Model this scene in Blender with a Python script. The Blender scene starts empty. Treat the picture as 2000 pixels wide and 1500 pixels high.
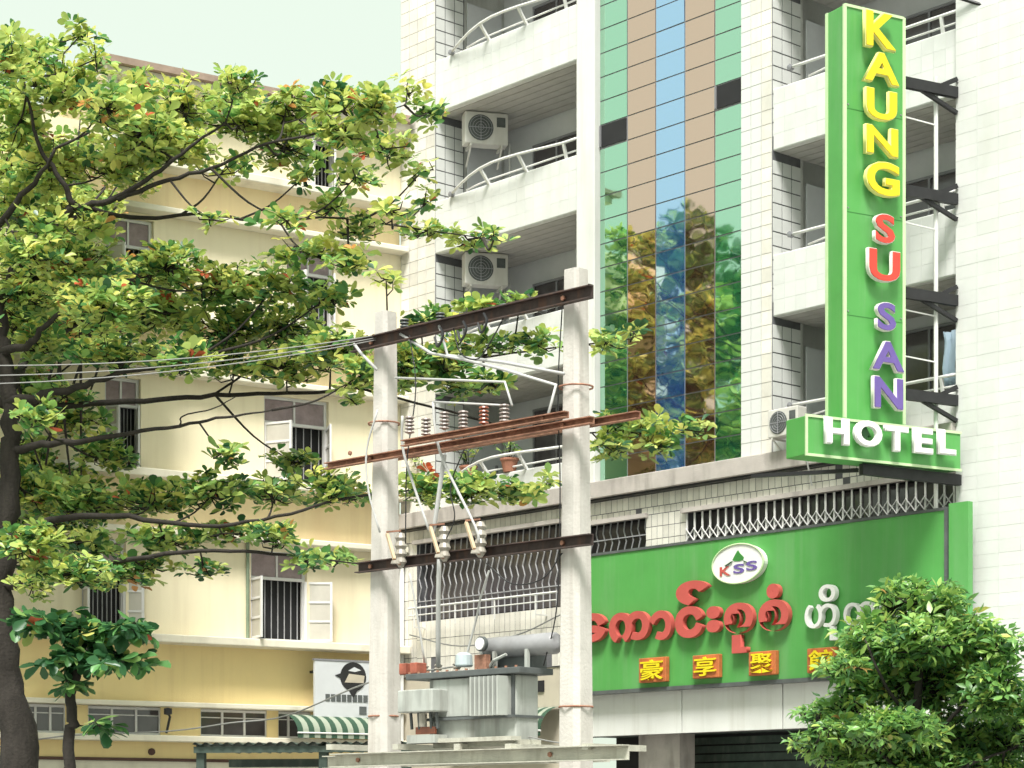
import bpy, math, random
import numpy as np
from mathutils import Vector, Matrix

R = math.radians
random.seed(7)
rng = np.random.default_rng(11)
scene = bpy.context.scene
col = scene.collection

# ------------------------------------------------------------------ camera
F, EYE, HOR = 4200.0, 1.6, 1600.0           # focal length in photo pixels, eye height, horizon row
cam_d = bpy.data.cameras.new('camera'); cam = bpy.data.objects.new('camera', cam_d); col.objects.link(cam)
cam.location = (0, 0, EYE); cam.rotation_euler = (R(90), 0, 0)
cam_d.sensor_width = 36; cam_d.lens = 36 * F / 2000; cam_d.shift_y = (HOR - 750) / 2000
cam_d.clip_end = 2000; scene.camera = cam

# ------------------------------------------------------------------ sky, sun, exposure
SUN = Vector((-0.06, -0.50, 0.86)).normalized()
world = bpy.data.worlds.new('World'); scene.world = world; world.use_nodes = True
nt = world.node_tree; nt.nodes.clear()
sky = nt.nodes.new('ShaderNodeTexSky'); sky.sky_type = 'NISHITA'; sky.sun_disc = False
sky.sun_elevation = math.asin(SUN.z); sky.sun_rotation = math.atan2(SUN.x, SUN.y)
sky.dust_density = 6; sky.air_density = 1.2
mul = nt.nodes.new('ShaderNodeMix'); mul.data_type = 'RGBA'; mul.blend_type = 'MIX'
mul.inputs['Factor'].default_value = 0.92           # bright even cloud over the blue
mul.inputs['B'].default_value = (2.50, 2.82, 2.36, 1)
nt.links.new(sky.outputs[0], mul.inputs['A'])
bg = nt.nodes.new('ShaderNodeBackground'); bg.inputs['Strength'].default_value = 0.084
wo = nt.nodes.new('ShaderNodeOutputWorld')
nt.links.new(mul.outputs['Result'], bg.inputs[0]); nt.links.new(bg.outputs[0], wo.inputs[0])
sun_d = bpy.data.lights.new('sun', 'SUN'); sun_d.energy = 1.5; sun_d.angle = R(18); sun_d.color = (1, .975, .93)
sun = bpy.data.objects.new('sun', sun_d); col.objects.link(sun)
sun.rotation_euler = SUN.to_track_quat('Z', 'Y').to_euler()
vs = scene.view_settings
vs.view_transform = 'Standard'; vs.look = 'None'; vs.gamma = 1; vs.use_curve_mapping = False
vs.exposure = 2.06
cy = scene.cycles
cy.max_bounces = 4; cy.diffuse_bounces = 2; cy.glossy_bounces = 3; cy.transmission_bounces = 2; cy.caustics_reflective = False; cy.caustics_refractive = False
cy.use_adaptive_sampling = True; cy.adaptive_threshold = .03

# ------------------------------------------------------------------ helpers
def tag(o, label, cat, group=None):
    o['label'] = label; o['category'] = cat
    if group: o['group'] = group
    return o

def kind(o, k): o['kind'] = k; return o

class Frame:
    """x to the right along a front, y into it, z up; can turn a photo pixel into x, z on a plane y."""
    def __init__(s, ox, oy, ang):
        s.ox, s.oy, s.a = ox, oy, ang; s.c, s.s = math.cos(ang), math.sin(ang)
    def u(s, px, y=0.0):
        t = (px - 1000) / F
        return (t * s.oy - s.ox + y * (t * s.c + s.s)) / (s.c - t * s.s)
    def Y(s, u, y=0.0): return s.oy + u * s.s + y * s.c
    def X(s, u, y=0.0): return s.ox + u * s.c - y * s.s
    def z(s, py, u, y=0.0): return EYE + (HOR - py) / F * s.Y(u, y)
    def uz(s, px, py, y=0.0):
        u = s.u(px, y); return u, s.z(py, u, y)
    def p(s, px, py, y=0.0):
        u, z = s.uz(px, py, y); return Vector((u, y, z))
    def w(s, u, y, z): return Vector((s.X(u, y), s.Y(u, y), z))
    @property
    def mat(s): return Matrix.Translation((s.ox, s.oy, 0)) @ Matrix.Rotation(s.a, 4, 'Z')

def P(px, py, Y): return Vector(((px - 1000) / F * Y, Y, EYE + (HOR - py) / F * Y))

class MB:
    def __init__(s): s.v, s.f = [], []
    def box(s, x0, x1, y0, y1, z0, z1):
        n = len(s.v)
        s.v += [(x0, y0, z0), (x1, y0, z0), (x1, y1, z0), (x0, y1, z0), (x0, y0, z1), (x1, y0, z1), (x1, y1, z1), (x0, y1, z1)]
        s.f += [tuple(n + i for i in q) for q in ((0, 3, 2, 1), (4, 5, 6, 7), (0, 1, 5, 4), (1, 2, 6, 5), (2, 3, 7, 6), (3, 0, 4, 7))]
        return s
    def bar(s, a, b, w, h=None, up=(0, 0, 1)):
        """square bar from a to b"""
        a, b = Vector(a), Vector(b); h = h or w; d = (b - a).normalized(); up = Vector(up)
        if abs(d.dot(up)) > .98: up = Vector((0, 1, 0))
        r = d.cross(up).normalized(); q = r.cross(d).normalized(); n = len(s.v)
        for e in (a, b):
            for i, j in ((-1, -1), (1, -1), (1, 1), (-1, 1)): s.v.append(tuple(e + r * (i * w / 2) + q * (j * h / 2)))
        s.f += [tuple(n + i for i in k) for k in ((0, 1, 2, 3), (7, 6, 5, 4), (0, 4, 5, 1), (1, 5, 6, 2), (2, 6, 7, 3), (3, 7, 4, 0))]
        return s
    def tube(s, pts, r, k=8, cap=True):
        pts = [Vector(p) for p in pts]; n0 = len(s.v); m = len(pts)
        rr = r if isinstance(r, (list, tuple)) else [r] * m
        t0 = (pts[1] - pts[0]).normalized()
        ref = Vector((0, 0, 1)) if abs(t0.z) < .9 else Vector((1, 0, 0))
        side = t0.cross(ref).normalized()
        for i, p in enumerate(pts):
            t = (pts[min(i + 1, m - 1)] - pts[max(i - 1, 0)]).normalized()
            side = (side - t * side.dot(t)).normalized(); nb = t.cross(side)
            for j in range(k):
                a = 2 * math.pi * j / k
                s.v.append(tuple(p + (side * math.cos(a) + nb * math.sin(a)) * rr[i]))
        for i in range(m - 1):
            for j in range(k):
                a, b = n0 + i * k + j, n0 + i * k + (j + 1) % k
                s.f.append((a, b, b + k, a + k))
        if cap:
            s.f.append(tuple(n0 + j for j in range(k))[::-1]); s.f.append(tuple(n0 + (m - 1) * k + j for j in range(k)))
        return s
    def lathe(s, c, prof, k=14, axis='z'):
        """prof: (radius, height) pairs round c"""
        c = Vector(c); n0 = len(s.v); m = len(prof)
        for r, h in prof:
            for j in range(k):
                a = 2 * math.pi * j / k
                d = Vector((r * math.cos(a), r * math.sin(a), h))
                if axis == 'x': d = Vector((d.z, d.x, d.y))
                if axis == 'y': d = Vector((d.y, d.z, d.x))
                s.v.append(tuple(c + d))
        for i in range(m - 1):
            for j in range(k):
                a, b = n0 + i * k + j, n0 + i * k + (j + 1) % k
                s.f.append((a, b, b + k, a + k))
        s.f.append(tuple(n0 + j for j in range(k))[::-1]); s.f.append(tuple(n0 + (m - 1) * k + j for j in range(k)))
        return s
    def prism(s, poly, y0, y1):
        """poly of (x, z) extruded along y"""
        n = len(s.v); m = len(poly)
        s.v += [(x, y0, z) for x, z in poly] + [(x, y1, z) for x, z in poly]
        s.f.append(tuple(n + i for i in range(m))); s.f.append(tuple(n + m + i for i in range(m))[::-1])
        for i in range(m):
            j = (i + 1) % m; s.f.append((n + i, n + m + i, n + m + j, n + j))
        return s
    def mesh(s, name, m=None, smooth=False):
        me = bpy.data.meshes.new(name); me.from_pydata(s.v, [], s.f); me.update()
        if m: me.materials.append(m)
        if smooth: me.shade_smooth()
        return me
    def build(s, name, m, parent=None, mw=None, smooth=False, bevel=0):
        return link(name, s.mesh(name, m, smooth), parent, mw, bevel)

def link(name, me, parent=None, mw=None, bevel=0):
    o = bpy.data.objects.new(name, me); col.objects.link(o)
    if parent is not None: o.parent = parent
    elif mw is not None: o.matrix_world = mw
    if bevel:
        b = o.modifiers.new('bevel', 'BEVEL'); b.width = bevel; b.segments = 2; b.limit_method = 'ANGLE'
    return o

def empty(name, label, cat, mw=None, group=None):
    o = bpy.data.objects.new(name, None); col.objects.link(o); o.empty_display_size = .3
    if mw is not None: o.matrix_world = mw
    return tag(o, label, cat, group)

def spline(pts, n=6):
    """Catmull-Rom through the points"""
    pts = [Vector(p) for p in pts]; out = []
    q = [pts[0] * 2 - pts[1]] + pts + [pts[-1] * 2 - pts[-2]]
    for i in range(1, len(q) - 2):
        for k in range(n):
            t = k / n
            out.append(.5 * ((2 * q[i]) + (q[i + 1] - q[i - 1]) * t + (2 * q[i - 1] - 5 * q[i] + 4 * q[i + 1] - q[i + 2]) * t * t
                             + (3 * q[i] - q[i - 1] - 3 * q[i + 1] + q[i + 2]) * t ** 3))
    out.append(pts[-1]); return out

_glyphs = {}
def glyph(ch, w, h, depth, fat=0.0):
    """a letter as a mesh: x 0..w, z 0..h, its face towards -y"""
    cu = bpy.data.curves.new('letter', 'FONT'); cu.body = ch; cu.size = 1; cu.extrude = .5; cu.offset = fat; cu.resolution_u = 4
    o = bpy.data.objects.new('letter', cu); col.objects.link(o)
    me = bpy.data.meshes.new_from_object(o.evaluated_get(bpy.context.evaluated_depsgraph_get()))
    bpy.data.objects.remove(o); bpy.data.curves.remove(cu)
    n = len(me.vertices); co = np.empty(n * 3, np.float32); me.vertices.foreach_get('co', co); co = co.reshape(-1, 3)
    lo, hi = co.min(0), co.max(0); s = (co - lo) / np.maximum(hi - lo, 1e-6)
    out = np.stack([s[:, 0] * w, -s[:, 2] * depth, s[:, 1] * h], 1)
    me.vertices.foreach_set('co', out.astype(np.float32).ravel()); me.update()
    return me

# ------------------------------------------------------------------ materials
_mats = {}
def mat(name, c, rough=.7, var=.12, scale=3.0, metal=0.0, bump=0.0, bscale=40.0, dirt=None, dirt_amt=.5, spec=.4, stretch=(1, 1, 1), island=0.0, streak=None, streak_amt=.35):
    if name in _mats: return _mats[name]
    m = bpy.data.materials.new(name); m.use_nodes = True; t = m.node_tree; L = t.links
    b = t.nodes['Principled BSDF']; b.inputs['Roughness'].default_value = rough; b.inputs['Metallic'].default_value = metal
    b.inputs['Specular IOR Level'].default_value = spec
    tc = t.nodes.new('ShaderNodeTexCoord'); mp = t.nodes.new('ShaderNodeMapping'); mp.inputs['Scale'].default_value = stretch
    L.new(tc.outputs['Object'], mp.inputs[0])
    n = t.nodes.new('ShaderNodeTexNoise'); n.inputs['Scale'].default_value = scale; n.inputs['Detail'].default_value = 6; n.inputs['Roughness'].default_value = .65
    L.new(mp.outputs[0], n.inputs['Vector'])
    mx = t.nodes.new('ShaderNodeMix'); mx.data_type = 'RGBA'
    rp = t.nodes.new('ShaderNodeMapRange'); rp.inputs[1].default_value = .3; rp.inputs[2].default_value = .7
    L.new(n.outputs['Fac'], rp.inputs[0]); L.new(rp.outputs[0], mx.inputs['Factor'])
    mx.inputs['A'].default_value = tuple(x * (1 - var) for x in c) + (1,)
    mx.inputs['B'].default_value = tuple(min(1, x * (1 + var)) for x in c) + (1,)
    out = mx.outputs['Result']
    if dirt:
        n2 = t.nodes.new('ShaderNodeTexNoise'); n2.inputs['Scale'].default_value = scale * 1.7; n2.inputs['Detail'].default_value = 8
        mp2 = t.nodes.new('ShaderNodeMapping'); mp2.inputs['Scale'].default_value = (stretch[0], stretch[1], stretch[2] * .22); mp2.inputs['Location'].default_value = (3.3, 1.7, 5.1)
        L.new(tc.outputs['Object'], mp2.inputs[0]); L.new(mp2.outputs[0], n2.inputs['Vector'])
        r2 = t.nodes.new('ShaderNodeMapRange'); r2.inputs[1].default_value = .52; r2.inputs[2].default_value = .78; r2.inputs[4].default_value = dirt_amt
        L.new(n2.outputs['Fac'], r2.inputs[0])
        m2 = t.nodes.new('ShaderNodeMix'); m2.data_type = 'RGBA'; m2.inputs['B'].default_value = tuple(dirt) + (1,)
        L.new(r2.outputs[0], m2.inputs['Factor']); L.new(out, m2.inputs['A']); out = m2.outputs['Result']
    if streak:                                   # rain runs down the face
        n4 = t.nodes.new('ShaderNodeTexNoise'); n4.inputs['Scale'].default_value = 1; n4.inputs['Detail'].default_value = 5; n4.inputs['Roughness'].default_value = .6
        mp4 = t.nodes.new('ShaderNodeMapping'); mp4.inputs['Scale'].default_value = (5.5, 5.5, .35); mp4.inputs['Location'].default_value = (7.7, 2.1, .6)
        L.new(tc.outputs['Object'], mp4.inputs[0]); L.new(mp4.outputs[0], n4.inputs['Vector'])
        r4 = t.nodes.new('ShaderNodeMapRange'); r4.inputs[1].default_value = .50; r4.inputs[2].default_value = .74; r4.inputs[4].default_value = streak_amt; L.new(n4.outputs['Fac'], r4.inputs[0])
        m4 = t.nodes.new('ShaderNodeMix'); m4.data_type = 'RGBA'; m4.inputs['B'].default_value = tuple(streak) + (1,)
        L.new(r4.outputs[0], m4.inputs['Factor']); L.new(out, m4.inputs['A']); out = m4.outputs['Result']
    if island:                                   # each piece slightly lighter or darker than its neighbours
        gi = t.nodes.new('ShaderNodeNewGeometry'); ri = t.nodes.new('ShaderNodeMapRange'); ri.inputs[3].default_value = 1 - island; ri.inputs[4].default_value = 1 + island * .4
        hi = t.nodes.new('ShaderNodeHueSaturation'); L.new(gi.outputs['Random Per Island'], ri.inputs[0]); L.new(ri.outputs[0], hi.inputs['Value']); L.new(out, hi.inputs['Color']); out = hi.outputs[0]
    L.new(out, b.inputs['Base Color'])
    if bump:
        n3 = t.nodes.new('ShaderNodeTexNoise'); n3.inputs['Scale'].default_value = bscale; n3.inputs['Detail'].default_value = 4
        L.new(tc.outputs['Object'], n3.inputs['Vector'])
        bp = t.nodes.new('ShaderNodeBump'); bp.inputs['Strength'].default_value = bump; bp.inputs['Distance'].default_value = .02
        L.new(n3.outputs['Fac'], bp.inputs['Height']); L.new(bp.outputs[0], b.inputs['Normal'])
    _mats[name] = m; return m

def leaf_mat(name):
    m = bpy.data.materials.new(name); m.use_nodes = True; t = m.node_tree; L = t.links
    b = t.nodes['Principled BSDF']; b.inputs['Roughness'].default_value = .34; b.inputs['Specular IOR Level'].default_value = .55
    a = t.nodes.new('ShaderNodeAttribute'); a.attribute_name = 'tint'
    g = t.nodes.new('ShaderNodeNewGeometry')
    hs = t.nodes.new('ShaderNodeHueSaturation'); r = t.nodes.new('ShaderNodeMapRange'); r.inputs[3].default_value = .72; r.inputs[4].default_value = 1.22
    L.new(g.outputs['Random Per Island'], r.inputs[0]); L.new(r.outputs[0], hs.inputs['Value']); L.new(a.outputs['Color'], hs.inputs['Color'])
    L.new(hs.outputs[0], b.inputs['Base Color'])
    tr = t.nodes.new('ShaderNodeBsdfTranslucent'); L.new(hs.outputs[0], tr.inputs[0])
    mx = t.nodes.new('ShaderNodeMixShader'); mx.inputs[0].default_value = .42
    L.new(b.outputs[0], mx.inputs[1]); L.new(tr.outputs[0], mx.inputs[2])
    L.new(mx.outputs[0], t.nodes['Material Output'].inputs[0]); return m

def glass_mat(name, c, body, rough=.03, wave=.006):
    """coated mirror glass of a curtain wall, slightly wavy"""
    m = bpy.data.materials.new(name); m.use_nodes = True; t = m.node_tree; L = t.links
    b = t.nodes['Principled BSDF']; b.inputs['Metallic'].default_value = 1; b.inputs['Roughness'].default_value = rough
    b.inputs['Base Color'].default_value = tuple(c) + (1,)
    g = t.nodes.new('ShaderNodeNewGeometry'); n = t.nodes.new('ShaderNodeTexNoise'); n.inputs['Scale'].default_value = 2.2; n.inputs['Detail'].default_value = 1
    L.new(g.outputs['Position'], n.inputs['Vector'])
    bp = t.nodes.new('ShaderNodeBump'); bp.inputs['Strength'].default_value = .35; bp.inputs['Distance'].default_value = wave
    L.new(n.outputs['Fac'], bp.inputs['Height']); L.new(bp.outputs[0], b.inputs['Normal'])
    df = t.nodes.new('ShaderNodeBsdfDiffuse'); df.inputs[0].default_value = tuple(body) + (1,)
    mx = t.nodes.new('ShaderNodeMixShader'); mx.inputs[0].default_value = .22
    L.new(b.outputs[0], mx.inputs[1]); L.new(df.outputs[0], mx.inputs[2]); L.new(mx.outputs[0], t.nodes['Material Output'].inputs[0]); return m

M_white = mat('white render', (.73, .74, .71), .8, .05, .8, dirt=(.45, .45, .39), dirt_amt=.36, bump=.15, streak=(.48, .47, .41), streak_amt=.4)
M_tile = mat('white glazed tile', (.72, .73, .71), .32, .05, 1.5, dirt=(.52, .51, .45), dirt_amt=.3, island=.05)
M_tile2 = mat('cream glazed tile', (.80, .77, .70), .35, .10, 2.5, dirt=(.5, .47, .41), dirt_amt=.35, island=.16)
M_grout = mat("tile joint", (.13, .13, .14), .9, .2, 3)
M_grout2 = mat('pale tile joint', (.56, .56, .53), .9, .15, 3)
M_soffit = mat('plank soffit', (.50, .48, .45), .8, .15, 2)
M_grey = mat('grey panel', (.66, .67, .69), .55, .06, 2)
M_stone = mat('cornice concrete', (.47, .43, .40), .85, .15, 2, dirt=(.16, .14, .12), dirt_amt=.7, bump=.3)
M_dark = mat('dark interior', (.018, .018, .02), .7, .3, 2)
M_brown = mat('brown curtain', (.10, .055, .045), .8, .3, 3)
M_wglass = mat('window glass', (.09, .08, .085), .08, .3, 1.2, spec=.8)
M_alu = mat('grey mullion', (.28, .28, .30), .5, .08, 4, metal=.3)
M_rail = mat('white rail paint', (.74, .74, .72), .45, .06, 5)
M_bars = mat('grille paint', (.36, .36, .38), .5, .2, 5)
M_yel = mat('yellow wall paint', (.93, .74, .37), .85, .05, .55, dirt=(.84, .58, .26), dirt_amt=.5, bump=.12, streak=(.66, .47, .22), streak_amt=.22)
M_peach_shade = mat('peach shaded wall paint', (.92, .75, .46), .85, .05, .6, dirt=(.80, .56, .32), dirt_amt=.5, bump=.12, streak=(.66, .46, .26), streak_amt=.25)  # spandrels toned deeper to carry the shade under the ledges
M_cream_lit = mat('cream lit wall paint', (.89, .80, .58), .85, .04, .6, dirt=(.66, .54, .36), dirt_amt=.35, bump=.12, streak=(.62, .50, .33), streak_amt=.2)  # same wall paint made paler, as brightly lit between the ledges
M_ledge = mat('pale ledge paint', (.80, .75, .62), .8, .08, 1.2, dirt=(.36, .31, .24), dirt_amt=.55)
M_roof = mat('brown roof', (.34, .25, .20), .85, .2, 3)
M_frame = mat('window frame white', (.72, .71, .70), .5, .06, 4)
M_mauve_refl = mat('mauve pane reflection', (.34, .27, .28), .9, .25, 4)  # pinkish reflection of the transom panes put into their colour
M_sgreen = mat('sign green', (.095, .355, .085), .42, .08, 1.2, dirt=(.18, .40, .17), dirt_amt=.5, streak=(.20, .38, .18), streak_amt=.35)
M_sedge = mat('sign pale edge', (.55, .72, .42), .4, .06, 3)
M_yell = mat('letter yellow', (.82, .66, .02), .4, .08, 4)
M_yello = mat('letter yellow rim', (.85, .80, .30), .4, .05, 4)
M_red = mat('letter red', (.70, .065, .045), .4, .08, 4)
M_rimw = mat('letter pale rim', (.78, .74, .70), .4, .05, 4)
M_pur = mat('letter purple', (.15, .10, .34), .4, .1, 4)
M_lwhite = mat('letter white', (.82, .82, .80), .35, .05, 4)
M_lred = mat('billboard red', (.52, .10, .085), .45, .1, 3)
M_black = mat('black steel', (.022, .022, .024), .5, .3, 5)
M_conc = mat('pole concrete', (.60, .57, .53), .9, .10, 2.2, dirt=(.30, .27, .24), dirt_amt=.55, bump=.3, bscale=30, streak=(.33, .28, .24), streak_amt=.55)
M_rust = mat('rusty steel', (.30, .15, .10), .85, .45, 6, dirt=(.52, .30, .19), dirt_amt=.9, bump=.3)
M_beam = mat('weathered beam', (.50, .49, .42), .85, .15, 4, dirt=(.2, .17, .12), dirt_amt=.6, bump=.3)
M_trans = mat('transformer paint', (.44, .46, .43), .5, .12, 2.5, dirt=(.13, .13, .12), dirt_amt=.8, streak=(.12, .10, .08), streak_amt=.6)
M_tdark = mat('transformer dark', (.10, .11, .11), .55, .25, 4)
M_porc = mat('porcelain', (.38, .35, .30), .3, .2, 5, dirt=(.15, .13, .11), dirt_amt=.6)
M_porcr = mat('brown porcelain', (.30, .10, .06), .25, .2, 5)
M_cable = mat('pale cable', (.50, .50, .49), .5, .08, 6)
M_wire = mat("line wire", (.26, .26, .25), .5, .1, 6)
M_ac = mat('air conditioner case', (.66, .64, .60), .5, .06, 4, dirt=(.4, .36, .3), dirt_amt=.4)
M_bark = mat('bark', (.034, .029, .025), .95, .35, 9, bump=.8, bscale=25, stretch=(1, 1, .3))
M_board = mat('shop board', (.62, .64, .66), .5, .05, 2)
M_awg = mat('awning green', (.03, .075, .045), .75, .15, 4)
M_aww = mat('awning cream', (.30, .34, .27), .75, .15, 4)
M_corr = mat('corrugated green sheet', (.045, .068, .055), .6, .3, 4, dirt=(.14, .15, .12), dirt_amt=.5)
M_terra = mat('terracotta', (.38, .17, .11), .85, .2, 5)
M_asph = mat('asphalt', (.05, .05, .052), .92, .25, 2, bump=.5)
M_pave = mat('paving', (.36, .35, .33), .9, .15, 2, bump=.3)
M_gsign = mat('sky dark logo', (.03, .10, .035), .5, .1, 4)
M_leaf = leaf_mat('leaf')

# ------------------------------------------------------------------ ground
g = MB().box(-400, 400, -100, 700, -.3, 0).build('ground', M_pave); kind(g, 'structure')
rd = MB().box(-200, 200, 3, 19, -.28, .004)
o = rd.build('road', M_asph); kind(o, 'structure')
o = MB().box(-200, 200, 19, 19.25, -.25, .14).build('kerb', M_stone); kind(o, 'structure')

# ================================================================== HOTEL
H = Frame(2.814, 39.4, math.atan2(-.7446, .6675))
hotel = empty('hotel_building', 'white tiled hotel with balconies and a strip of coloured mirror glass', 'building', H.mat)
U_END, U_L0, U_L1, U_G0, U_G1, U_R0, U_R1 = -7.71, -6.585, -2.31, -1.817, 1.885, 2.60, 6.55
CORN0, CORN1, TOP = 7.58, 7.96, 20.5
SOF = [10.35, 13.24, 16.13, 19.02]          # undersides of the slabs
DEP = 1.9

def hbox(name, m, *a, parent=None, bevel=0):
    return MB().box(*a).build(name, m, parent or hotel, bevel=bevel)

# piers between the bays (the wall behind the tiles is the joint colour)
end_pier = hbox('end_pier', M_grout2, U_END, U_L0, 0, 6, CORN1, TOP)
side_wall_l = hbox('side_wall', M_grout, U_L0 - .2, U_L0 + .004, .003, .78, CORN1, TOP)
hbox('glass_pier', M_white, U_L1, U_G0, -.06, DEP + .5, CORN1, TOP, bevel=.015)
mid_pier = hbox('glass_pier', M_grout2, U_G1, U_R0, -.03, DEP + .5, CORN1, TOP)
side_wall_r = hbox('side_wall', M_grout, U_R0 - .2, U_R0 + .004, -.028, .72, CORN1, TOP)
right_pier = hbox('corner_pier', M_white, U_R1, 9.6, -.10, 6, 0, TOP + 3)
hbox('back_wall', M_soffit if False else M_grey, U_L0 - .4, U_G0, DEP, DEP + .25, CORN1, TOP)
hbox('back_wall', M_grey, U_R0 - .3, U_R1 + .1, DEP, DEP + .25, CORN1, TOP)
# side wall behind tile strip: grey doors
for u0 in (U_L0, U_R0):
    hbox('side_wall', M_white, u0 - .25, u0, .785, DEP, CORN1, TOP)
# slabs, soffit boards and parapets of both bays
for bay, (a, b) in enumerate(((U_L0, U_L1), (U_R0, U_R1))):
    for k, zs in enumerate(SOF):
        hbox('balcony_slab', M_white, a - .1, b + .1, .155, DEP + .1, zs + .03, zs + .22)
        nb = 7
        sm = MB().box(a, b, 0, (DEP - .17) / nb - .02, 0, .028).mesh('soffit_board', M_soffit)
        for i in range(nb):
            s_ = link('soffit_board', sm, hotel); s_.location = (0, .16 + i * (DEP - .17) / nb, zs)
        pa = hbox('parapet', M_white, a, b, -.005, .15, zs - .0, zs + 1.08, bevel=.02)
    hbox('parapet', M_white, a, b, -.005, .15, CORN1 + .002, CORN1 + .52, bevel=.02)
    # doors and windows on the back wall of every storey
    for k, fl in enumerate([CORN1] + [s + .22 for s in SOF[:3]]):
        top = SOF[k]
        d = MB().box(a + .006, a + .03, .86, 1.80, fl + .02, top - .40)
        dr = d.build('door', M_grey, hotel); MB().box(a + .031, a + .06, 1.62, 1.68, fl + .95, fl + 1.1).build('handle', M_alu, dr)
        w0, w1 = (-5.6, -4.2) if bay == 0 else (3.9, 5.2)
        z0, z1 = fl + .7, fl + 2.15
        win = MB().box(w0, w1, DEP - .02, DEP - .004, z0, z1).build('window', M_dark if bay == 0 else M_brown, hotel)
        fr = MB()
        for x in (w0, (w0 + w1) / 2, w1): fr.box(x - .025, x + .025, DEP - .06, DEP - .021, z0 + .026, z1 - .026)
        for z in (z0, z1): fr.box(w0 - .03, w1 + .03, DEP - .061, DEP - .022, z - .025, z + .025)
        fr.build('window_frame', M_alu, win)
        for x0, x1 in ((w0 + .03, (w0 + w1) / 2 - .03), ((w0 + w1) / 2 + .03, w1 - .03)):
            MB().box(x0, x1, DEP - .04, DEP - .032, z0 + .03, z1 - .03).build('pane', M_wglass, win)

# balcony rails: a bowed top pipe, a lower pipe, posts
for bay, (a, b) in enumerate(((U_L0, U_L1), (U_R0, U_R1))):
    for k, zp in enumerate([CORN1 + .52] + [s + 1.08 for s in SOF[:3]]):
        a0 = H.u(885) if bay == 0 else H.u(1545)
        n = 10; top, low = [], []
        for i in range(n + 1):
            t = i / n; u = a0 + (b - a0) * t
            bow = -.10 - .22 * math.sin(math.pi * min(1, t * 1.15)) if bay == 0 else -.06
            lift = .27 * (1 - (1 - min(1, t * 2.2)) ** 2) if bay == 0 else .25
            top.append((u, bow + .05, zp + .02 + lift)); low.append((u, .04, zp + .10 * min(1, t * 4)))
        rail = MB().tube(top, .028, 8).build('balcony_rail', M_rail, hotel, smooth=True)
        MB().tube(low[1:], .018, 6).build('lower_rail', M_rail, rail, smooth=True)
        for i in (3, 6, 9):
            MB().bar((top[i][0], .05, zp - .05), (top[i][0], top[i][1], top[i][2]), .05).build('post', M_rail, rail)
        MB().lathe(top[0], [(.0, -.05), (.055, -.04), (.055, .04), (0, .05)], 8, 'y').build('end_cap', M_alu, rail)

# curtain wall: mullion grid, separate panes
strip = hbox('glass_strip', M_alu, U_G0, U_G1, .10, .5, CORN1, TOP)
M_gg, M_gp, M_gb = glass_mat('green mirror glass', (.55, .86, .67), (.02, .16, .08)), glass_mat('bronze mirror glass', (.88, .65, .53), (.10, .045, .035)), glass_mat('blue mirror glass', (.56, .79, .98), (.06, .16, .50))
gw = (U_G1 - U_G0) / 5; rowh = .452; nrow = 27
pm = {}
for ci, gm in enumerate((M_gg, M_gp, M_gb, M_gp, M_gg)):
    if gm.name not in pm:
        pm[gm.name] = MB().box(.013, gw - .013, 0, .012, .012, rowh - .012).mesh('pane', gm)
    for r in range(nrow):
        z = CORN1 + .02 + r * rowh
        if (ci == 0 and r == 14) or (ci == 4 and r == 14):     # two vents stand open
            fr = MB().box(.06, gw - .03, .0, .02, .03, rowh - .02).build('vent_opening', M_dark, strip)
            fr.location = (U_G0 + ci * gw, .075, z)
            v = MB().box(.025, .055, -.03, .0, .03, rowh - .02).build('vent_leaf', M_alu, strip); v.location = fr.location
            continue
        p_ = link('pane', pm[gm.name], strip); p_.location = (U_G0 + ci * gw, .086, z)
        p_.rotation_euler = (R(random.gauss(0, .16)), 0, R(random.gauss(0, .16)))

# tiles: the nearest ones as pieces, the rest joined
tiles_small, tile_list = MB(), []
t_front = MB().box(.008, .242, -.012, 0, .006, .244).mesh('tile', M_tile)
t_side = MB().box(0, .012, .012, .238, .012, .238).mesh('tile', M_tile)
def front_tiles(par, u0, u1, z0, z1, y, s=.25):
    n = max(1, round((u1 - u0) / s)); w = (u1 - u0) / n
    for i in range(n):
        z = z0
        while z < z1 - .05:
            tile_list.append((par, 'f', (u0 + i * w, y, z), w / .25)); z += s
for par, x in ((side_wall_r, U_R0), (side_wall_l, U_L0)):
    for k in range(4):
        z = [CORN1 + .02, SOF[0] + .24, SOF[1] + .24, SOF[2] + .24][k]
        while z < SOF[k] - .2:
            for j in range(3): tile_list.append((par, 's', (x + .004, (.008 if x == U_L0 else -.026) + j * .25, z), 1.0))
            z += .25
front_tiles(mid_pier, U_G1, U_R0, CORN1 + .01, 17.6, -.031)
front_tiles(end_pier, U_END + .02, U_L0 - .005, CORN1 + .01, TOP - .1, -.001)
for i, (par, k_, loc, sx) in enumerate(tile_list):
    if i < 300:
        t_ = link('tile', t_front if k_ == 'f' else t_side, par); t_.location = loc
        if k_ == 'f': t_.scale = (sx, 1, 1)
        else: t_.scale = (1, sx, 1)
    else:
        w = .25 * sx
        tiles_small.box(loc[0] + .008, loc[0] + w - .008, loc[1] - .012, loc[1], loc[2] + .006, loc[2] + .244)
        if k_ != 'f': pass

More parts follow.
